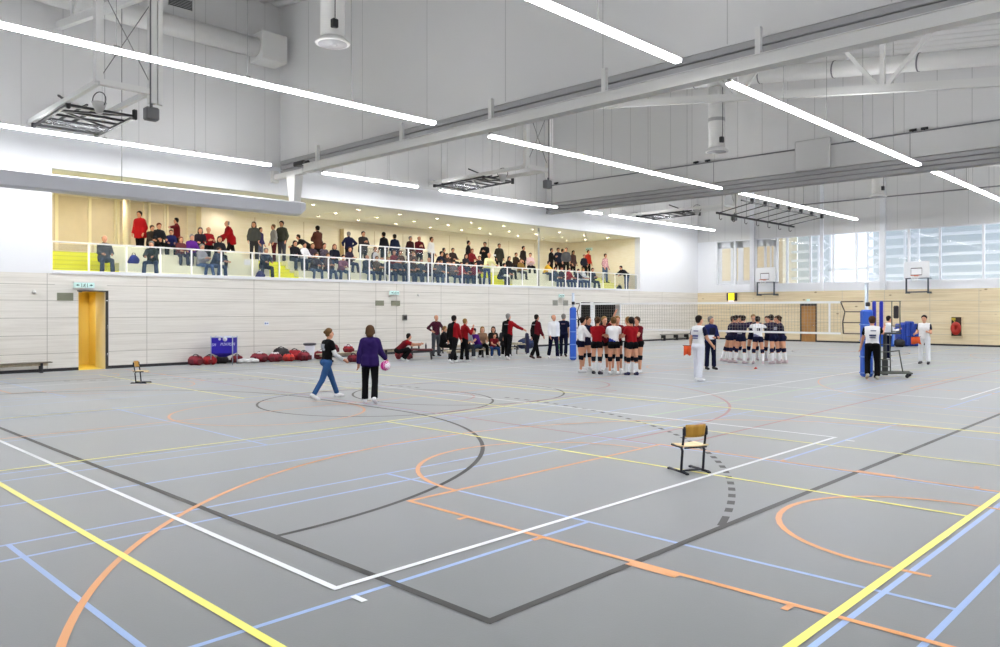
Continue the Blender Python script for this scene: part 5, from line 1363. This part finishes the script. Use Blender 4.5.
BK = (17,17,20); NV = (22,26,58); WH = (232,233,236); RD = (176,20,32); MR = (118,22,36); JN = (64,102,158); DJ = (44,60,96); GY = (112,116,124); PU = (72,40,128)
# ---- on the hall floor
def fp(x, y, f, pose, wear, hair, label, h=1.75, **k): return person(x, y, 0.008, AW(x, y, f), pose, wear, hair, label, h, **k)
HR = 0.014
fp(-14.75, 9.65, -68, P(tl=24,kl=4,tr=-22,kr=10,fr=-24,lean=4,al=(2,8,16,6),ar=(16,14,42,4),hy=12,hp=2,tw=6),
   [('jeans',(62,104,164)),('sleeves',WH),('tee',BK,{'print':[(-0.02,0.36,0.16,0.1),(0.05,0.28,0.08,0.05)],'pcol':(190,196,206)}),('shoes',WH)], ('dblond','bun'),
   'girl in black t-shirt over white sleeves and blue jeans, walking', 1.62, res=HR, build=0.92)
fp(-13.42, 9.85, -6, P(tl=4,kl=4,tr=-8,kr=22,fr=-22,lean=2,al=(2,16,10,6),ar=(16,16,34,-4),hy=10),
   [('trousers',BK),('jacket',(54,34,104),{'hood':1,'hem':-0.13}),('shoes',WH)], ((104,76,50),'bob'), 'girl in purple hooded jacket and black trousers seen from behind', 1.66, res=HR, build=0.92)
b = MB(); b.ball((0,0,0),0.105,0,16,12)
for a in range(3): b.tube([Matrix.Rotation(a*1.05,3,'Z') @ Vector((0.1055*math.cos(k*PI/9),0.0,0.1055*math.sin(k*PI/9))) for k in range(18)],0.003,4,1,closed=True)
b.add([(0.1065*math.cos(a), 0.1065*math.sin(a)*math.cos(c_), 0.1065*math.sin(a)*math.sin(c_)) for a in (0.0,0.5,0.9) for c_ in [k*PI/5 for k in range(10)]], [(i*10+j, i*10+(j+1) % 10, (i+1)*10+(j+1) % 10, (i+1)*10+j) for i in range(2) for j in range(10)], 1, True)
single('volleyball', b, [mat('ball_pink',(200,24,140),0.4), mat('ball_white',(236,232,240),0.4)], 'pink and white ball carried by the girl in purple', 'ball', (-13.12, 10.02, 0.80))
fp(-23.75, 18.75, -80, SQUAT, [('trousers',BK),('tee',MR,{'split':'sleeves','col2':RD}),('shoes',WH)], ('dark','short'), 'man in maroon t-shirt crouching beside the red bags', 1.78)
fp(-25.2, 21.95, 205, HIPS, [('trousers',(96,100,108)),('shirt',(104,40,62),{'split':'check','col2':(70,30,52)}),('shoes',BK)], ('grey','fringe_bald'), 'elderly man in dark checked shirt with hands on hips', 1.78)
fp(-24.2, 21.45, 250, SIT, [('trousers',BK),('jacket',BK),('shoes',BK)], ('blond','short'), 'blond person in black jacket sitting behind the walking pair', 1.7)
fp(-21.4, 19.5, -32, walk(26,10,hy=10), [('trousers',BK),('jacket',BK,{'split':'right','col2':RD}),('shoes',WH)], ('dark','short'), 'man in black and red jacket striding beside the woman on phone', 1.86)
fp(-21.5, 20.15, -60, P(ar=(36,14,118,12),al=(4,10,12,4),tl=-4,tr=6), [('trousers',BK),('jacket',RD),('shoes',WH)], ('blond','short'), 'blonde woman in red jacket holding a hand to her ear', 1.66)
pl = [
 (-23.2, 21.85, 200, SIT, [('trousers',(60,64,70)),('jacket',(170,174,182),{'split':'low','col2':(70,72,80)}),('shoes',WH)], ('dark','short'), 'player in grey and white top sitting behind the woman in red'),
 (-23.0, 22.35, 130, SITF, [('jeans',DJ),('tee',(98,36,150)),('shoes',WH)], ('dark','short'), 'seated man in bright purple top leaning forward'),
 (-23.4, 22.95, 190, SIT, [('trousers',BK),('shirt',(176,138,110)),('shoes',WH)], ('blond','long'), 'blonde woman seated right of the man in purple'),
 (-23.3, 23.5, 195, SITC, [('trousers',BK),('sweater',(38,34,32),{'split':'low','col2':(96,76,44)}),('shoes',WH)], ('dark','long'), 'dark-haired woman in black and gold top on the bench'),
 (-22.75, 22.95, 200, SITF, [('jeans',(52,82,140)),('tee',(150,30,44)),('shoes',WH)], ('brown','short'), 'child in red top and blue jeans seated in front of the women'),
 (-23.2, 24.1, 190, SITC, [('trousers',BK),('jacket',BK,{'split':'front','col2':(52,52,58)}),('shoes',WH)], ('brown','short'), 'person in black jacket seated just left of the pointing man')]
for x, y, f, ps, w, hr_, l in pl: fp(x, y, f, ps, w, hr_, l, 1.66 if 'child' not in l else 1.35)
PRT = [(0.0,0.385,0.16,0.03)]
fp(-21.37, 22.4, -28, walk(13,4,hy=25) | dict(ar=(52,34,6,-6)), [('trousers',BK),('jacket',BK,{'split':'right','col2':RD,'print':PRT,'pcol':(160,164,170)}),('shoes',WH)], ('grey','short'), 'man in black and red jacket pointing to the right', 1.86)
fp(-21.0, 23.66, -50, walk(18,12,hy=10), [('trousers',BK),('jacket',BK,{'split':'right','col2':MR,'print':PRT,'pcol':(160,164,170)}),('shoes',(60,40,40))], ('dark','short'), 'man in black and maroon jacket walking right, dark short hair', 1.84)
fp(-20.48, 24.16, 196, walk(14,10,hy=-12), [('trousers',NV),('jacket',WH,{'split':'left','col2':(225,228,236)}),('shoes',WH)], ('brown','fringe_bald'), 'balding man in white long-sleeved top and navy trousers', 1.82)
fp(-21.06, 25.5, -8, walk(14,4,hy=10), [('trousers',NV),('tee',NV,{'print':PRT,'pcol':(150,120,140)}),('shoes',BK)], ('grey','short'), 'grey-haired man in navy polo shirt seen from behind', 1.84)
KN = [('kneepads',(24,26,38)),('shoes',WH)]
def ply(x, y, f, pose, top, hair, label, low=BK, sock=None, h=1.78, opt=None, kind='jersey', shoes=WH, pads=(24,26,38)):
    w = [('shorts',low),(kind,top,opt or {}),('kneepads',pads),('shoes',shoes)]
    if sock: w.append(('socks',sock,{'t0':1.3}))
    return fp(x, y, f, pose, w, hair, label, h, build=0.9)
A0 = P(al=(36,10,50,14), ar=(36,10,50,14), lean=5, tl=4, tr=-3)
ply(-15.26, 19.34, -70, A0, WH, ('dark','pony'), 'player in white and navy long-sleeved top at the left of huddle', low=NV, opt={'split':'low','col2':NV}, kind='shirt')
ply(-15.9, 20.45, 235, A0, NV, ('brown','short'), 'player in navy behind the one in white and navy', low=NV)
ply(-14.5, 19.15, -20, A0, RD, ('brown','pony'), 'player in red jersey and white socks, back turned, left of huddle', sock=WH, shoes=(44,44,60))
ply(-15.2, 20.45, 215, P(al=(150,14,14,0), ar=(40,10,40,10)), MR, ('blond','short'), 'player in maroon raising one hand in the huddle', sock=None)
ply(-14.07, 19.45, 10, A0, WH, ('dblond','bun'), 'player in white and blue jersey, back turned, middle of huddle', opt={'split':'low','col2':(50,70,190)})
ply(-14.75, 20.55, 190, A0, MR, ('blond','short'), 'blonde player in maroon facing out behind the white jersey', h=1.8)
ply(-13.85, 19.95, 40, P(al=(50,14,40,10), ar=(40,10,50,14), lean=5, hy=-10), (160,30,40), ('blond','bun'), 'blonde player in red jersey reaching in, right of huddle', sock=WH)
ply(-13.5, 19.6, 30, A0, RD, ('dark','pony'), 'dark-haired player in red jersey at the right edge of huddle', sock=WH, shoes=(36,40,80))
ply(-13.95, 20.6, 130, A0, MR, ('brown','short'), 'player in dark maroon half hidden at the right of huddle')
# orange linesman flag
def flag(x, y, z, rz, label, L=0.42):
    t = thing('line_flag', label, 'flag', (x, y, z), rz)
    b = MB(); b.tube([(-0.18,0,0),(L+0.03,0,0)],0.009,6); obj('stick', b, M_black, t)
    b = MB(); n = 8
    vs = [(0.0+L*i/n, 0.03*math.sin(i*1.1)+s*0.004, -0.005-(0.26+0.02*math.sin(i))*j) for s in (-1,1) for j in (0,1) for i in range(n+1)]
    k = n+1; fs = [(i, i+1, k+i+1, k+i) for i in range(n)]+[(2*k+i, 3*k+i, 3*k+i+1, 2*k+i+1) for i in range(n)]
    fs += [(i, 2*k+i, 2*k+i+1, i+1) for i in range(n)]+[(k+i, k+i+1, 3*k+i+1, 3*k+i) for i in range(n)]+[(0,k,3*k,2*k),(n,2*k+n,3*k+n,k+n)]
    b.add(vs, fs, 0, True); obj('cloth', b, mat('flag_orange',(232,92,40),0.8), t)
PR2 = [(0.02,0.38,0.14,0.025),(0.0,0.25,0.17,0.05),(0.0,0.19,0.15,0.03)]
fp(-11.1, 19.3, -42, P(al=(-14,12,16,4), ar=(20,12,24,4), tl=6, tr=-6, hy=20), [('trousers',(226,228,238)),('tee',WH,{'split':'sleeves','col2':NV,'print':PR2,'pcol':(132,138,190)}),('shoes',WH)], ('dark','short'), 'linesman in white trousers and navy-sleeved white shirt, seen from behind', 1.84)
flag(-11.28, 19.22, 0.98, TH+PI-0.4, 'orange flag hanging behind the linesman with his back turned', 0.2)
fp(-12.98, 23.35, 210, P(al=(10,12,70,24), ar=(10,12,70,24), hy=-30), [('trousers',NV),('jacket',(30,34,58),{'split':'sides','col2':(38,48,110)}),('shoes',BK)], ('grey','short'), 'man in dark navy suit standing by the white linesman', 1.78)
b = MB(); b.cbox(-0.11,0.11,-0.01,0.01,-0.07,0.07,0.004); single('paper_sheet', b, mat('paper',(236,238,244),0.8), 'white paper held by the man in navy suit', 'paper', (-12.8, 23.05, 1.08), 0.6)
# the huddle beyond the net
CX, CY = -13.55, 27.75
names = ['player in navy, dark ponytail, leftmost of the far huddle', 'navy player bending at the left front of far huddle', 'navy player with a back number, middle front of far huddle',
 'white-shirted player in the far huddle', 'navy player with maroon stripe right of the white shirt', 'navy player with legs apart at the right of far huddle',
 'player facing out at the back right of far huddle', 'tall player at the back of far huddle, arms on shoulders', 'blonde player at the back middle of far huddle', 'dark-haired player at the back left of far huddle']
for i in range(10):
    a = TH+PI+math.radians(95-i*36)   # starts at the left as seen from the hall entrance, runs past the near side
    px, py = CX-math.sin(a)*0.98, CY+math.cos(a)*0.98
    rzc = math.atan2(-(CX-px), CY-py)
    libero = i == 3
    ps = P(lean=12 if i != 5 else 20, tl=-8+(-8 if i == 5 else 0), tr=-4, kl=4, kr=4, sp=8, al=(84,52,10,8), ar=(84,52,10,8), hp=2)
    wv = [('shorts',NV),('jersey',WH if libero else (28,30,58),{'split':'low' if libero else 'sides','col2':(150,150,190) if libero else (46,34,66),'print':[(-0.03,0.28,0.03,0.11),(0.04,0.28,0.05,0.11)] if i in (2,3) else [(0,0.12,0.16,0.05)],'pcol':NV if libero else (190,190,205)}),
          ('kneepads',(34,34,72)),('socks',WH,{'t0':1.24}),('shoes',(196,180,186))]
    person(px, py, 0.008, rzc, ps, wv, (('dark','pony'),('brown','bun'),('dark','bun'),('dark','short'),('dark','bun'),('dark','pony'),('brown','short'),('dark','short'),('blond','short'),('brown','pony'))[i], names[i], 1.78+0.03*((i*7) % 3), build=0.93)
# umpires at the right
fp(-7.85, 23.3, 4, P(tl=2, kl=2, tr=-4, kr=4, ar=(64,24,70,6), al=(4,16,14,4), lean=5, hy=-8) | dict(tl=18, kl=40, fl=-20), [('trousers',BK),('tee',WH,{'split':'sleeves','col2':BK,'print':PR2,'pcol':(96,104,150)}),('shoes',(200,196,180))], ('brown','short'), 'umpire in black trousers and white shirt leaning on the stand', 1.82)
fp(-10.3, 32.3, -70, P(ar=(30,10,80,20)), [('trousers',NV),('shirt',WH),('shoes',WH)], ('dark','short'), 'dark-haired person in white shirt behind the umpire stand', 1.76)
fp(-8.67, 31.1, 168, P(al=(18,14,82,18), ar=(14,14,66,6), tl=4, tr=-5, sp=5), [('trousers',(230,232,238)),('tee',WH,{'split':'sleeves','col2':NV}),('shoes',(60,60,66))], ('dark','short'), 'linesman in white trousers facing the hall, holding a flag', 1.8)
flag(-9.0, 30.7, 1.0, TH+0.1, 'orange flag held by the linesman in white facing the hall', 0.42)
# ---- spectators: x, y, z, turn (0 looks into the hall), pose, upper garment, its colour, lower colour, hair, height, label
SPEC = [
 (-29.05,9.86,3.205,-5,'SIT','jacket',(98,102,108),(70,84,112),('grey','fringe_bald'),1.78,"man in grey jacket sitting alone by the yellow steps"),
 (-32.00,12.22,4.055,-60,'POCK','coat',(206,26,34),BK,('dark','short'),1.86,"tall person in bright red coat standing near tan blinds"),
 (-31.15,12.31,4.055,10,'SIT','jacket',(60,50,44),BK,('brown','short'),1.60,"brown-haired person half hidden beside the tall red coat"),
 (-31.15,12.59,4.055,0,'SIT','jacket',(36,38,44),BK,('red','short'),1.74,"person in dark open jacket sitting right of the tall red coat"),
 (-29.05,11.56,3.205,-35,'SITF','jacket',(52,60,50),(60,78,110),('grey','short'),1.70,"grey-haired person in khaki jacket leaning over, front row left"),
 (-31.15,13.10,4.055,-20,'SIT','jacket',(44,48,110),BK,('brown','short'),1.45,"child in blue jacket before the person pointing left"),
 (-32.00,13.71,4.055,-110,'PT','jacket',(128,28,38),BK,('dark','short'),1.72,"person in maroon jacket stretching an arm to the left"),
 (-29.95,12.95,3.645,0,'SIT','sweater',(120,60,66),(70,76,100),('red','long'),1.50,"red-haired child in faded red top, second row left"),
 (-29.95,13.38,3.645,0,'SIT','jacket',(112,44,166),(50,60,90),('grey','short'),1.66,"grey-haired person in vivid purple jacket"),
 (-31.15,14.29,4.055,-15,'SIT','sweater',(44,36,48),BK,('dark','long'),1.68,"dark-haired woman behind the vivid purple jacket"),
 (-31.15,14.63,4.055,0,'SITC','sweater',(172,24,40),BK,('grey','fringe_bald'),1.76,"balding man in red sweater, back row left"),
 (-29.05,13.37,3.205,20,'SITC','jacket',(190,190,200),(84,112,160),('grey','short'),1.68,"white-haired person in pale jacket and jeans, front row"),
 (-29.05,13.89,3.205,25,'SITF','jacket',(70,82,110),(60,80,120),('brown','short'),1.60,"person in blue-grey jacket beside the white-haired one"),
 (-29.95,14.53,3.645,-10,'SIT','jacket',(40,40,48),BK,('brown','long'),1.66,"brown-haired person in dark jacket before the walking red coat"),
 (-32.00,16.07,4.055,-100,'WLK','coat',(184,22,34),BK,('grey','fringe_bald'),1.86,"bald man in red coat bending to the left while walking"),
 (-31.00,16.62,4.055,-40,'POCK','jacket',(84,86,84),(60,60,64),('brown','long'),1.72,"woman in grey jacket of the standing pair, mid left"),
 (-31.00,16.90,4.055,30,'POCK','jacket',(62,52,104),(110,116,140),('brown','short'),1.50,"child in purple jacket of the standing pair"),
 (-31.00,17.57,4.055,-100,'POCK','jacket',(160,158,158),(96,30,42),('dblond','short'),1.68,"person in light grey jacket and dark red trousers"),
 (-31.00,17.96,4.055,-60,'POCK','jacket',(74,76,66),(84,86,100),('dark','short'),1.86,"tall dark-haired man in khaki jacket at the second aisle"),
 (-29.05,16.01,3.205,-10,'SITF','jacket',(54,64,84),(52,60,80),('grey','short'),1.72,"grey-haired person in dark jacket reading, front row by aisle"),
 (-29.95,17.93,3.645,0,'SIT','jacket',(34,34,40),(70,84,110),('dark','long'),1.72,"dark-haired woman in black just right of the second aisle"),
 (-29.95,18.38,3.645,10,'SIT','jacket',(30,30,36),(66,80,108),('dark','short'),1.66,"person in black jacket with white scarf"),
 (-32.00,20.45,4.055,-170,'FOLD','coat',(92,52,44),BK,('dark','short'),1.92,"person in brown coat with back turned in the doorway"),
 (-32.00,19.96,4.055,-120,'BEND2','jacket',(34,34,40),BK,('dark','short'),1.70,"person in black bending left of the brown coat"),
 (-29.95,18.83,3.645,0,'SITC','jacket',(88,72,84),(96,90,100),('dblond','long'),1.66,"fair-haired woman in mottled jacket, second row"),
 (-29.95,19.40,3.645,5,'SIT','shirt',(120,112,130),(84,104,140),('brown','short'),1.70,"person in grey plaid shirt beside the mottled jacket"),
 (-29.95,19.98,3.645,-20,'SIT','jacket',(32,34,52),(78,98,134),('red','long'),1.68,"red-brown-haired woman in dark navy jacket"),
 (-29.05,18.32,3.205,0,'SITF','jacket',(100,100,112),(86,110,146),('brown','short'),1.62,"person in grey jacket and jeans, front row before mottled jacket"),
 (-29.05,19.02,3.205,8,'SITC','jacket',(130,110,100),(84,104,140),('dblond','short'),1.60,"person in beige jacket, front row before the plaid shirt"),
 (-29.05,19.74,3.205,-8,'SITF','sweater',(176,124,150),(88,110,146),('dark','short'),1.60,"dark-haired child in pink top, front row"),
 (-29.95,20.79,3.645,10,'SITC','jacket',(60,52,72),(76,90,120),('brown','short'),1.60,"child's face under the man in navy, second row"),
 (-32.00,22.21,4.055,170,'HIPS','jacket',(30,34,76),BK,('grey','short'),1.76,"broad man in navy with back turned, hands on hips"),
 (-32.00,23.05,4.055,-10,'FOLD','coat',(60,56,58),BK,('dark','short'),1.84,"man in long dark coat with folded arms"),
 (-29.05,21.09,3.205,0,'SIT','jacket',(70,84,104),(84,108,146),('bald','bald'),1.64,"bald person in blue-grey jacket left of raised handrail"),
 (-29.95,22.21,3.645,30,'SITC','jacket',(36,36,40),(60,70,92),('dblond','short'),1.70,"person in black jacket with white stripes at raised handrail"),
 (-32.00,24.36,4.055,-170,'POCK','jacket',(30,32,40),BK,('dark','short'),1.90,"tall person in black, left of the two turned backs"),
 (-32.00,25.06,4.055,180,'POCK','coat',(34,44,76),BK,('dark','short'),1.84,"broad person in dark blue coat with back turned"),
 (-29.05,22.28,3.205,5,'SIT','jacket',(50,60,88),(70,90,126),('blond','short'),1.60,"blond child in dark blue jacket, front row centre"),
 (-29.95,23.34,3.645,0,'SIT','jacket',(140,40,50),(60,74,100),('red','short'),1.56,"red-headed child in red jacket behind front row centre"),
 (-29.95,23.77,3.645,-20,'SITC','jacket',(104,72,54),(60,74,100),('red','short'),1.58,"child in brown jacket beside the red-headed child"),
 (-29.05,23.35,3.205,0,'SITF','jacket',(52,66,92),(74,92,126),('dark','short'),1.62,"dark-haired person in blue-grey coat, front row below raised rail"),
 (-32.00,26.06,4.055,10,'POCK','coat',(64,32,34),BK,('grey','short'),1.80,"grey-haired person in dark brown coat standing, centre"),
 (-32.00,26.68,4.055,-20,'FOLD','jacket',(110,26,38),BK,('grey','fringe_bald'),1.84,"man in dark red jacket standing beside the white sweater"),
 (-32.00,27.52,4.055,20,'POCK','sweater',(240,240,244),(40,46,72),('brown','short'),1.86,"man in bright white sweater standing, centre"),
 (-29.95,24.52,3.645,-25,'SITF','jacket',(120,96,84),(66,80,104),('blond','short'),1.62,"fair child reaching forward below the raised handrail"),
 (-29.05,24.28,3.205,0,'SIT','jacket',(96,106,120),(80,98,130),('brown','short'),1.62,"brown-haired person in pale blue jacket, front row centre"),
 (-29.05,24.79,3.205,10,'SITC','jacket',(88,70,84),(58,76,112),('bald','bald'),1.72,"bald man in mauve jacket, front row centre"),
 (-29.95,26.16,3.645,20,'SITF','jacket',(28,34,60),(50,60,88),('dark','short'),1.76,"dark-haired man in navy leaning forward, second row"),
 (-31.15,27.63,4.055,60,'SITC','jacket',(60,52,50),BK,('dark','short'),1.60,"dark-haired child lying back behind the navy man"),
 (-29.05,25.57,3.205,0,'SIT','jacket',(64,76,100),(84,104,138),('dblond','short'),1.60,"person in slate jacket, front row before the navy man"),
 (-29.95,26.77,3.645,0,'SIT','jacket',(84,66,60),(70,84,110),('brown','short'),1.60,"person in brown jacket right of the navy man"),
 (-31.15,28.28,4.055,-10,'SIT','jacket',(58,44,46),BK,('dark','short'),1.62,"dark-haired person in brown, third row centre right"),
 (-29.05,26.44,3.205,-10,'SITC','jacket',(132,124,128),(74,94,132),('brown','short'),1.60,"person in pale grey jacket and jeans, front row centre right"),
 (-29.05,21.65,3.205,10,'SITC','jacket',(118,104,92),(66,82,110),('dblond','short'),1.62,"fair-haired person in taupe jacket, front row at first raised rail post"),
 (-29.05,22.81,3.205,-10,'SITF','jacket',(84,96,116),(70,88,118),('dark','short'),1.60,"dark-haired person in faded blue jacket, front row under raised rail"),
 (-29.05,23.84,3.205,0,'SITC','jacket',(74,60,58),(64,84,118),('brown','short'),1.62,"brown-haired person in dark brown, front row under raised rail"),
 (-29.05,25.17,3.205,12,'SITF','jacket',(120,122,128),(72,92,128),('brown','short'),1.60,"person in light grey jacket, front row beside the bald man"),
 (-29.05,27.34,3.205,-8,'SITC','jacket',(60,70,96),(56,74,108),('dark','short'),1.60,"dark-haired person in navy, front row between coral and magenta tops"),
 (-29.05,26.92,3.205,5,'SIT','jacket',(196,70,84),(52,70,112),('brown','short'),1.56,"child in coral red jacket, front row"),
 (-29.95,28.11,3.645,0,'SIT','jacket',(48,42,52),(50,56,76),('brown','long'),1.66,"brown-haired woman in dark jacket behind the coral child"),
 (-32.00,30.27,4.055,40,'POCK','jacket',(30,28,32),BK,('dark','short'),1.84,"person in black standing behind the red scarf"),
 (-31.15,29.70,4.055,0,'SIT','jacket',(150,36,44),BK,('red','long'),1.68,"person in red jacket before the standing black one"),
 (-29.05,27.77,3.205,0,'SITF','sweater',(168,30,70),(50,62,90),('brown','short'),1.66,"person in magenta top, front row right of centre"),
 (-29.95,29.15,3.645,-20,'SITC','jacket',(40,38,48),(56,66,92),('dblond','short'),1.60,"person in dark jacket beside the magenta top"),
 (-32.00,31.63,4.055,-60,'FOLD','coat',(28,28,34),BK,('dark','short'),1.84,"broad person in black coat holding white papers"),
 (-28.35,28.16,3.205,-20,'LEAN','shirt',(240,238,178),(58,84,140),('dblond','fringe_bald'),1.76,"man in pale yellow shirt and jeans standing at the railing"),
 (-32.00,32.79,4.055,-20,'POCK','coat',(66,66,58),BK,('dark','short'),1.82,"person in olive coat standing right of the yellow shirt"),
 (-29.05,29.84,3.205,20,'SITF','jacket',(40,52,74),(46,58,88),('dark','short'),1.70,"person in dark blue leaning in, front row at third aisle"),
 (-29.95,31.41,3.645,0,'SIT','jacket',(40,34,32),BK,('dark','long'),1.70,"dark-haired woman in dark brown left of third aisle"),
 (-31.15,33.26,4.055,0,'SIT','jacket',(70,54,40),BK,('brown','short'),1.64,"person in brown jacket behind the third aisle"),
 (-32.00,34.88,4.055,10,'POCK','jacket',(52,44,44),BK,('dark','short'),1.80,"person in dark jacket standing behind third aisle"),
 (-29.95,32.39,3.645,-10,'SIT','jacket',(178,140,70),(60,64,80),('dblond','short'),1.58,"child in ochre jacket seated by the third aisle"),
 (-31.15,34.57,4.055,-30,'SITC','jacket',(218,188,196),BK,('brown','short'),1.72,"person in pale pink jacket right of third aisle"),
 (-29.95,34.56,3.645,20,'SITF','jacket',(220,176,60),(56,74,112),('dark','short'),1.60,"child in bright yellow jacket leaning, far right block"),
 (-32.00,37.50,4.055,20,'FOLD','jacket',(30,30,36),BK,('dark','short'),1.82,"person in black, left of the far standing group"),
 (-32.00,38.19,4.055,-20,'POCK','jacket',(36,42,66),BK,('dark','short'),1.88,"tall person in navy in the far standing group"),
 (-32.00,38.59,4.055,40,'POCK','jacket',(44,44,56),BK,('brown','short'),1.84,"dark-jacketed person squeezed in the far standing group"),
 (-31.00,37.78,4.055,-40,'POCK','jacket',(96,98,108),BK,('dark','short'),1.82,"person in grey jacket in the far standing group"),
 (-32.00,39.71,4.055,0,'POCK','coat',(88,64,68),BK,('dark','long'),1.80,"long-haired woman in brown coat, right of standing group"),
 (-29.05,34.31,3.205,0,'SIT','jacket',(86,100,126),(80,100,140),('brown','short'),1.62,"person in light blue jacket, far front row"),
 (-29.05,34.94,3.205,0,'SITC','jacket',(70,64,80),(74,92,130),('red','short'),1.62,"red-haired person in plum jacket, far front row"),
 (-29.05,35.59,3.205,0,'SIT','jacket',(196,36,52),(84,106,150),('dark','short'),1.62,"person in red jacket, far front row"),
 (-29.05,36.24,3.205,10,'SITF','jacket',(58,58,76),(80,104,150),('brown','short'),1.62,"person in dark plum jacket, far front row"),
 (-29.05,36.91,3.205,0,'SIT','jacket',(206,210,216),(70,96,140),('blond','short'),1.66,"blond person in white jacket, far front row"),
 (-31.10,40.14,4.055,0,'POCK','jacket',(206,60,44),BK,('brown','short'),1.80,"person in orange-red jacket standing far right"),
 (-30.80,39.34,4.055,-30,'POCK','jacket',(40,44,58),BK,('dark','short'),1.45,"child in navy before the orange-red jacket"),
 (-29.05,37.89,3.205,-10,'SITC','jacket',(50,50,66),(70,80,104),('dark','short'),1.72,"dark-haired person in charcoal at the end of front row"),
 (-29.90,40.36,3.715,0,'POCK','shirt',(206,136,150),(104,124,158),('brown','short'),1.86,"person in pink checked shirt standing alone on far steps"),
 (-28.40,40.62,3.205,-100,'BEND2','jacket',(28,28,34),(88,110,150),('dark','short'),1.78,"person in black jacket and jeans bending over at far end"),
]
POSES = {'SIT': SIT, 'SITF': SITF, 'SITC': SITC, 'FOLD': FOLD, 'POCK': POCK, 'HIPS': HIPS,
 'PT': P(al=(70,50,6,-10), ar=(8,12,20,8)), 'WLK': walk(22, 14) | dict(lean=14, al=(34,10,30,10)), 'LEAN': P(lean=30, al=(34,22,40,14), ar=(30,22,50,14), hp=-18, tl=6, tr=-8),
 'BEND2': P(lean=58, tl=6, tr=2, kl=6, kr=6, al=(52,8,14,8), ar=(56,8,14,8), hp=-14)}
for x, y, z, fc, po, k, c, lo, hr_, h, l in SPEC:
    op = {}
    if 'checked' in l: op = {'split':'check','col2':(230,190,196)}
    if 'plaid' in l: op = {'split':'check','col2':(90,84,110)}
    if 'mottled' in l: op = {'split':'check','col2':(66,54,70)}
    if 'white stripes' in l or 'white scarf' in l: op = {'split':'front','col2':(220,220,226)}
    person(x, y, z, -PI/2+math.radians(fc), POSES[po], [('jeans' if 'jeans' in l else 'trousers', lo), (k, c, op), ('shoes', BK)], hr_, l, h*1.02, res=0.03, build=1.1)
bb = MB()
for y0, y1 in ((10.35, 16.1), (17.55, 28.85), (30.65, 38.5)): bb.box(-31.5, -31.05, y0, y1, 4.05, 4.47)
struct('trim_13', bb, M_tier, 'cream back bench of the spectator tiers')
# belongings on the tiers
def soft_bag(x, y, z, col, label):
    t = thing('bag', label, 'bag', (x, y, z))
    b = MB(); vs = []; n = 10; prof = ((0.12,0.0),(0.17,0.06),(0.16,0.16),(0.11,0.27),(0.05,0.33))
    for r, zz in prof:
        for j in range(n): a = 2*PI*j/n; q = 1+0.12*math.sin(3*a+zz*20); vs.append((r*q*math.cos(a), r*1.2*q*math.sin(a), zz))
    b.add(vs, [(i*n+j, i*n+(j+1) % n, (i+1)*n+(j+1) % n, (i+1)*n+j) for i in range(4) for j in range(n)]+[tuple(range(n))[::-1], tuple(4*n+j for j in range(n))], 0, True)
    obj('bag_body', b, cm(col), t)
    b = MB(); b.tube([(0,-0.07,0.3),(0,-0.04,0.4),(0,0.04,0.4),(0,0.07,0.3)], 0.012, 6); obj('handle', b, M_black, t)
soft_bag(-29.25, 10.95, 3.645, (40,52,160), 'bright blue bag on the front tier beside the khaki jacket')
soft_bag(-28.5, 15.55, 3.205, (60,56,130), 'indigo bag on the gallery floor by the second aisle')
soft_bag(-28.45, 39.9, 3.205, (60,60,72), 'dark grey bag beside the person bending over')
soft_bag(-30.1, 31.3, 4.085, (40,84,200), 'blue bundle on the tier right of the pale pink jacket')
b = MB(); b.cbox(-0.01,0.01,-0.16,0.16,0,0.22,0.004); single('newspaper', b, mat('paper',(236,238,244),0.8), 'white paper held up by the reader in the front row', 'paper', (-28.62, 15.05, 3.75), 0.3)
b = MB(); b.cbox(-0.01,0.01,-0.16,0.16,0,0.1,0.004); single('paper_sheet', b, mat('paper',(236,238,244),0.8), 'white papers held by the broad person in black coat', 'paper', (-31.6, 32.0, 5.1), 0.3)
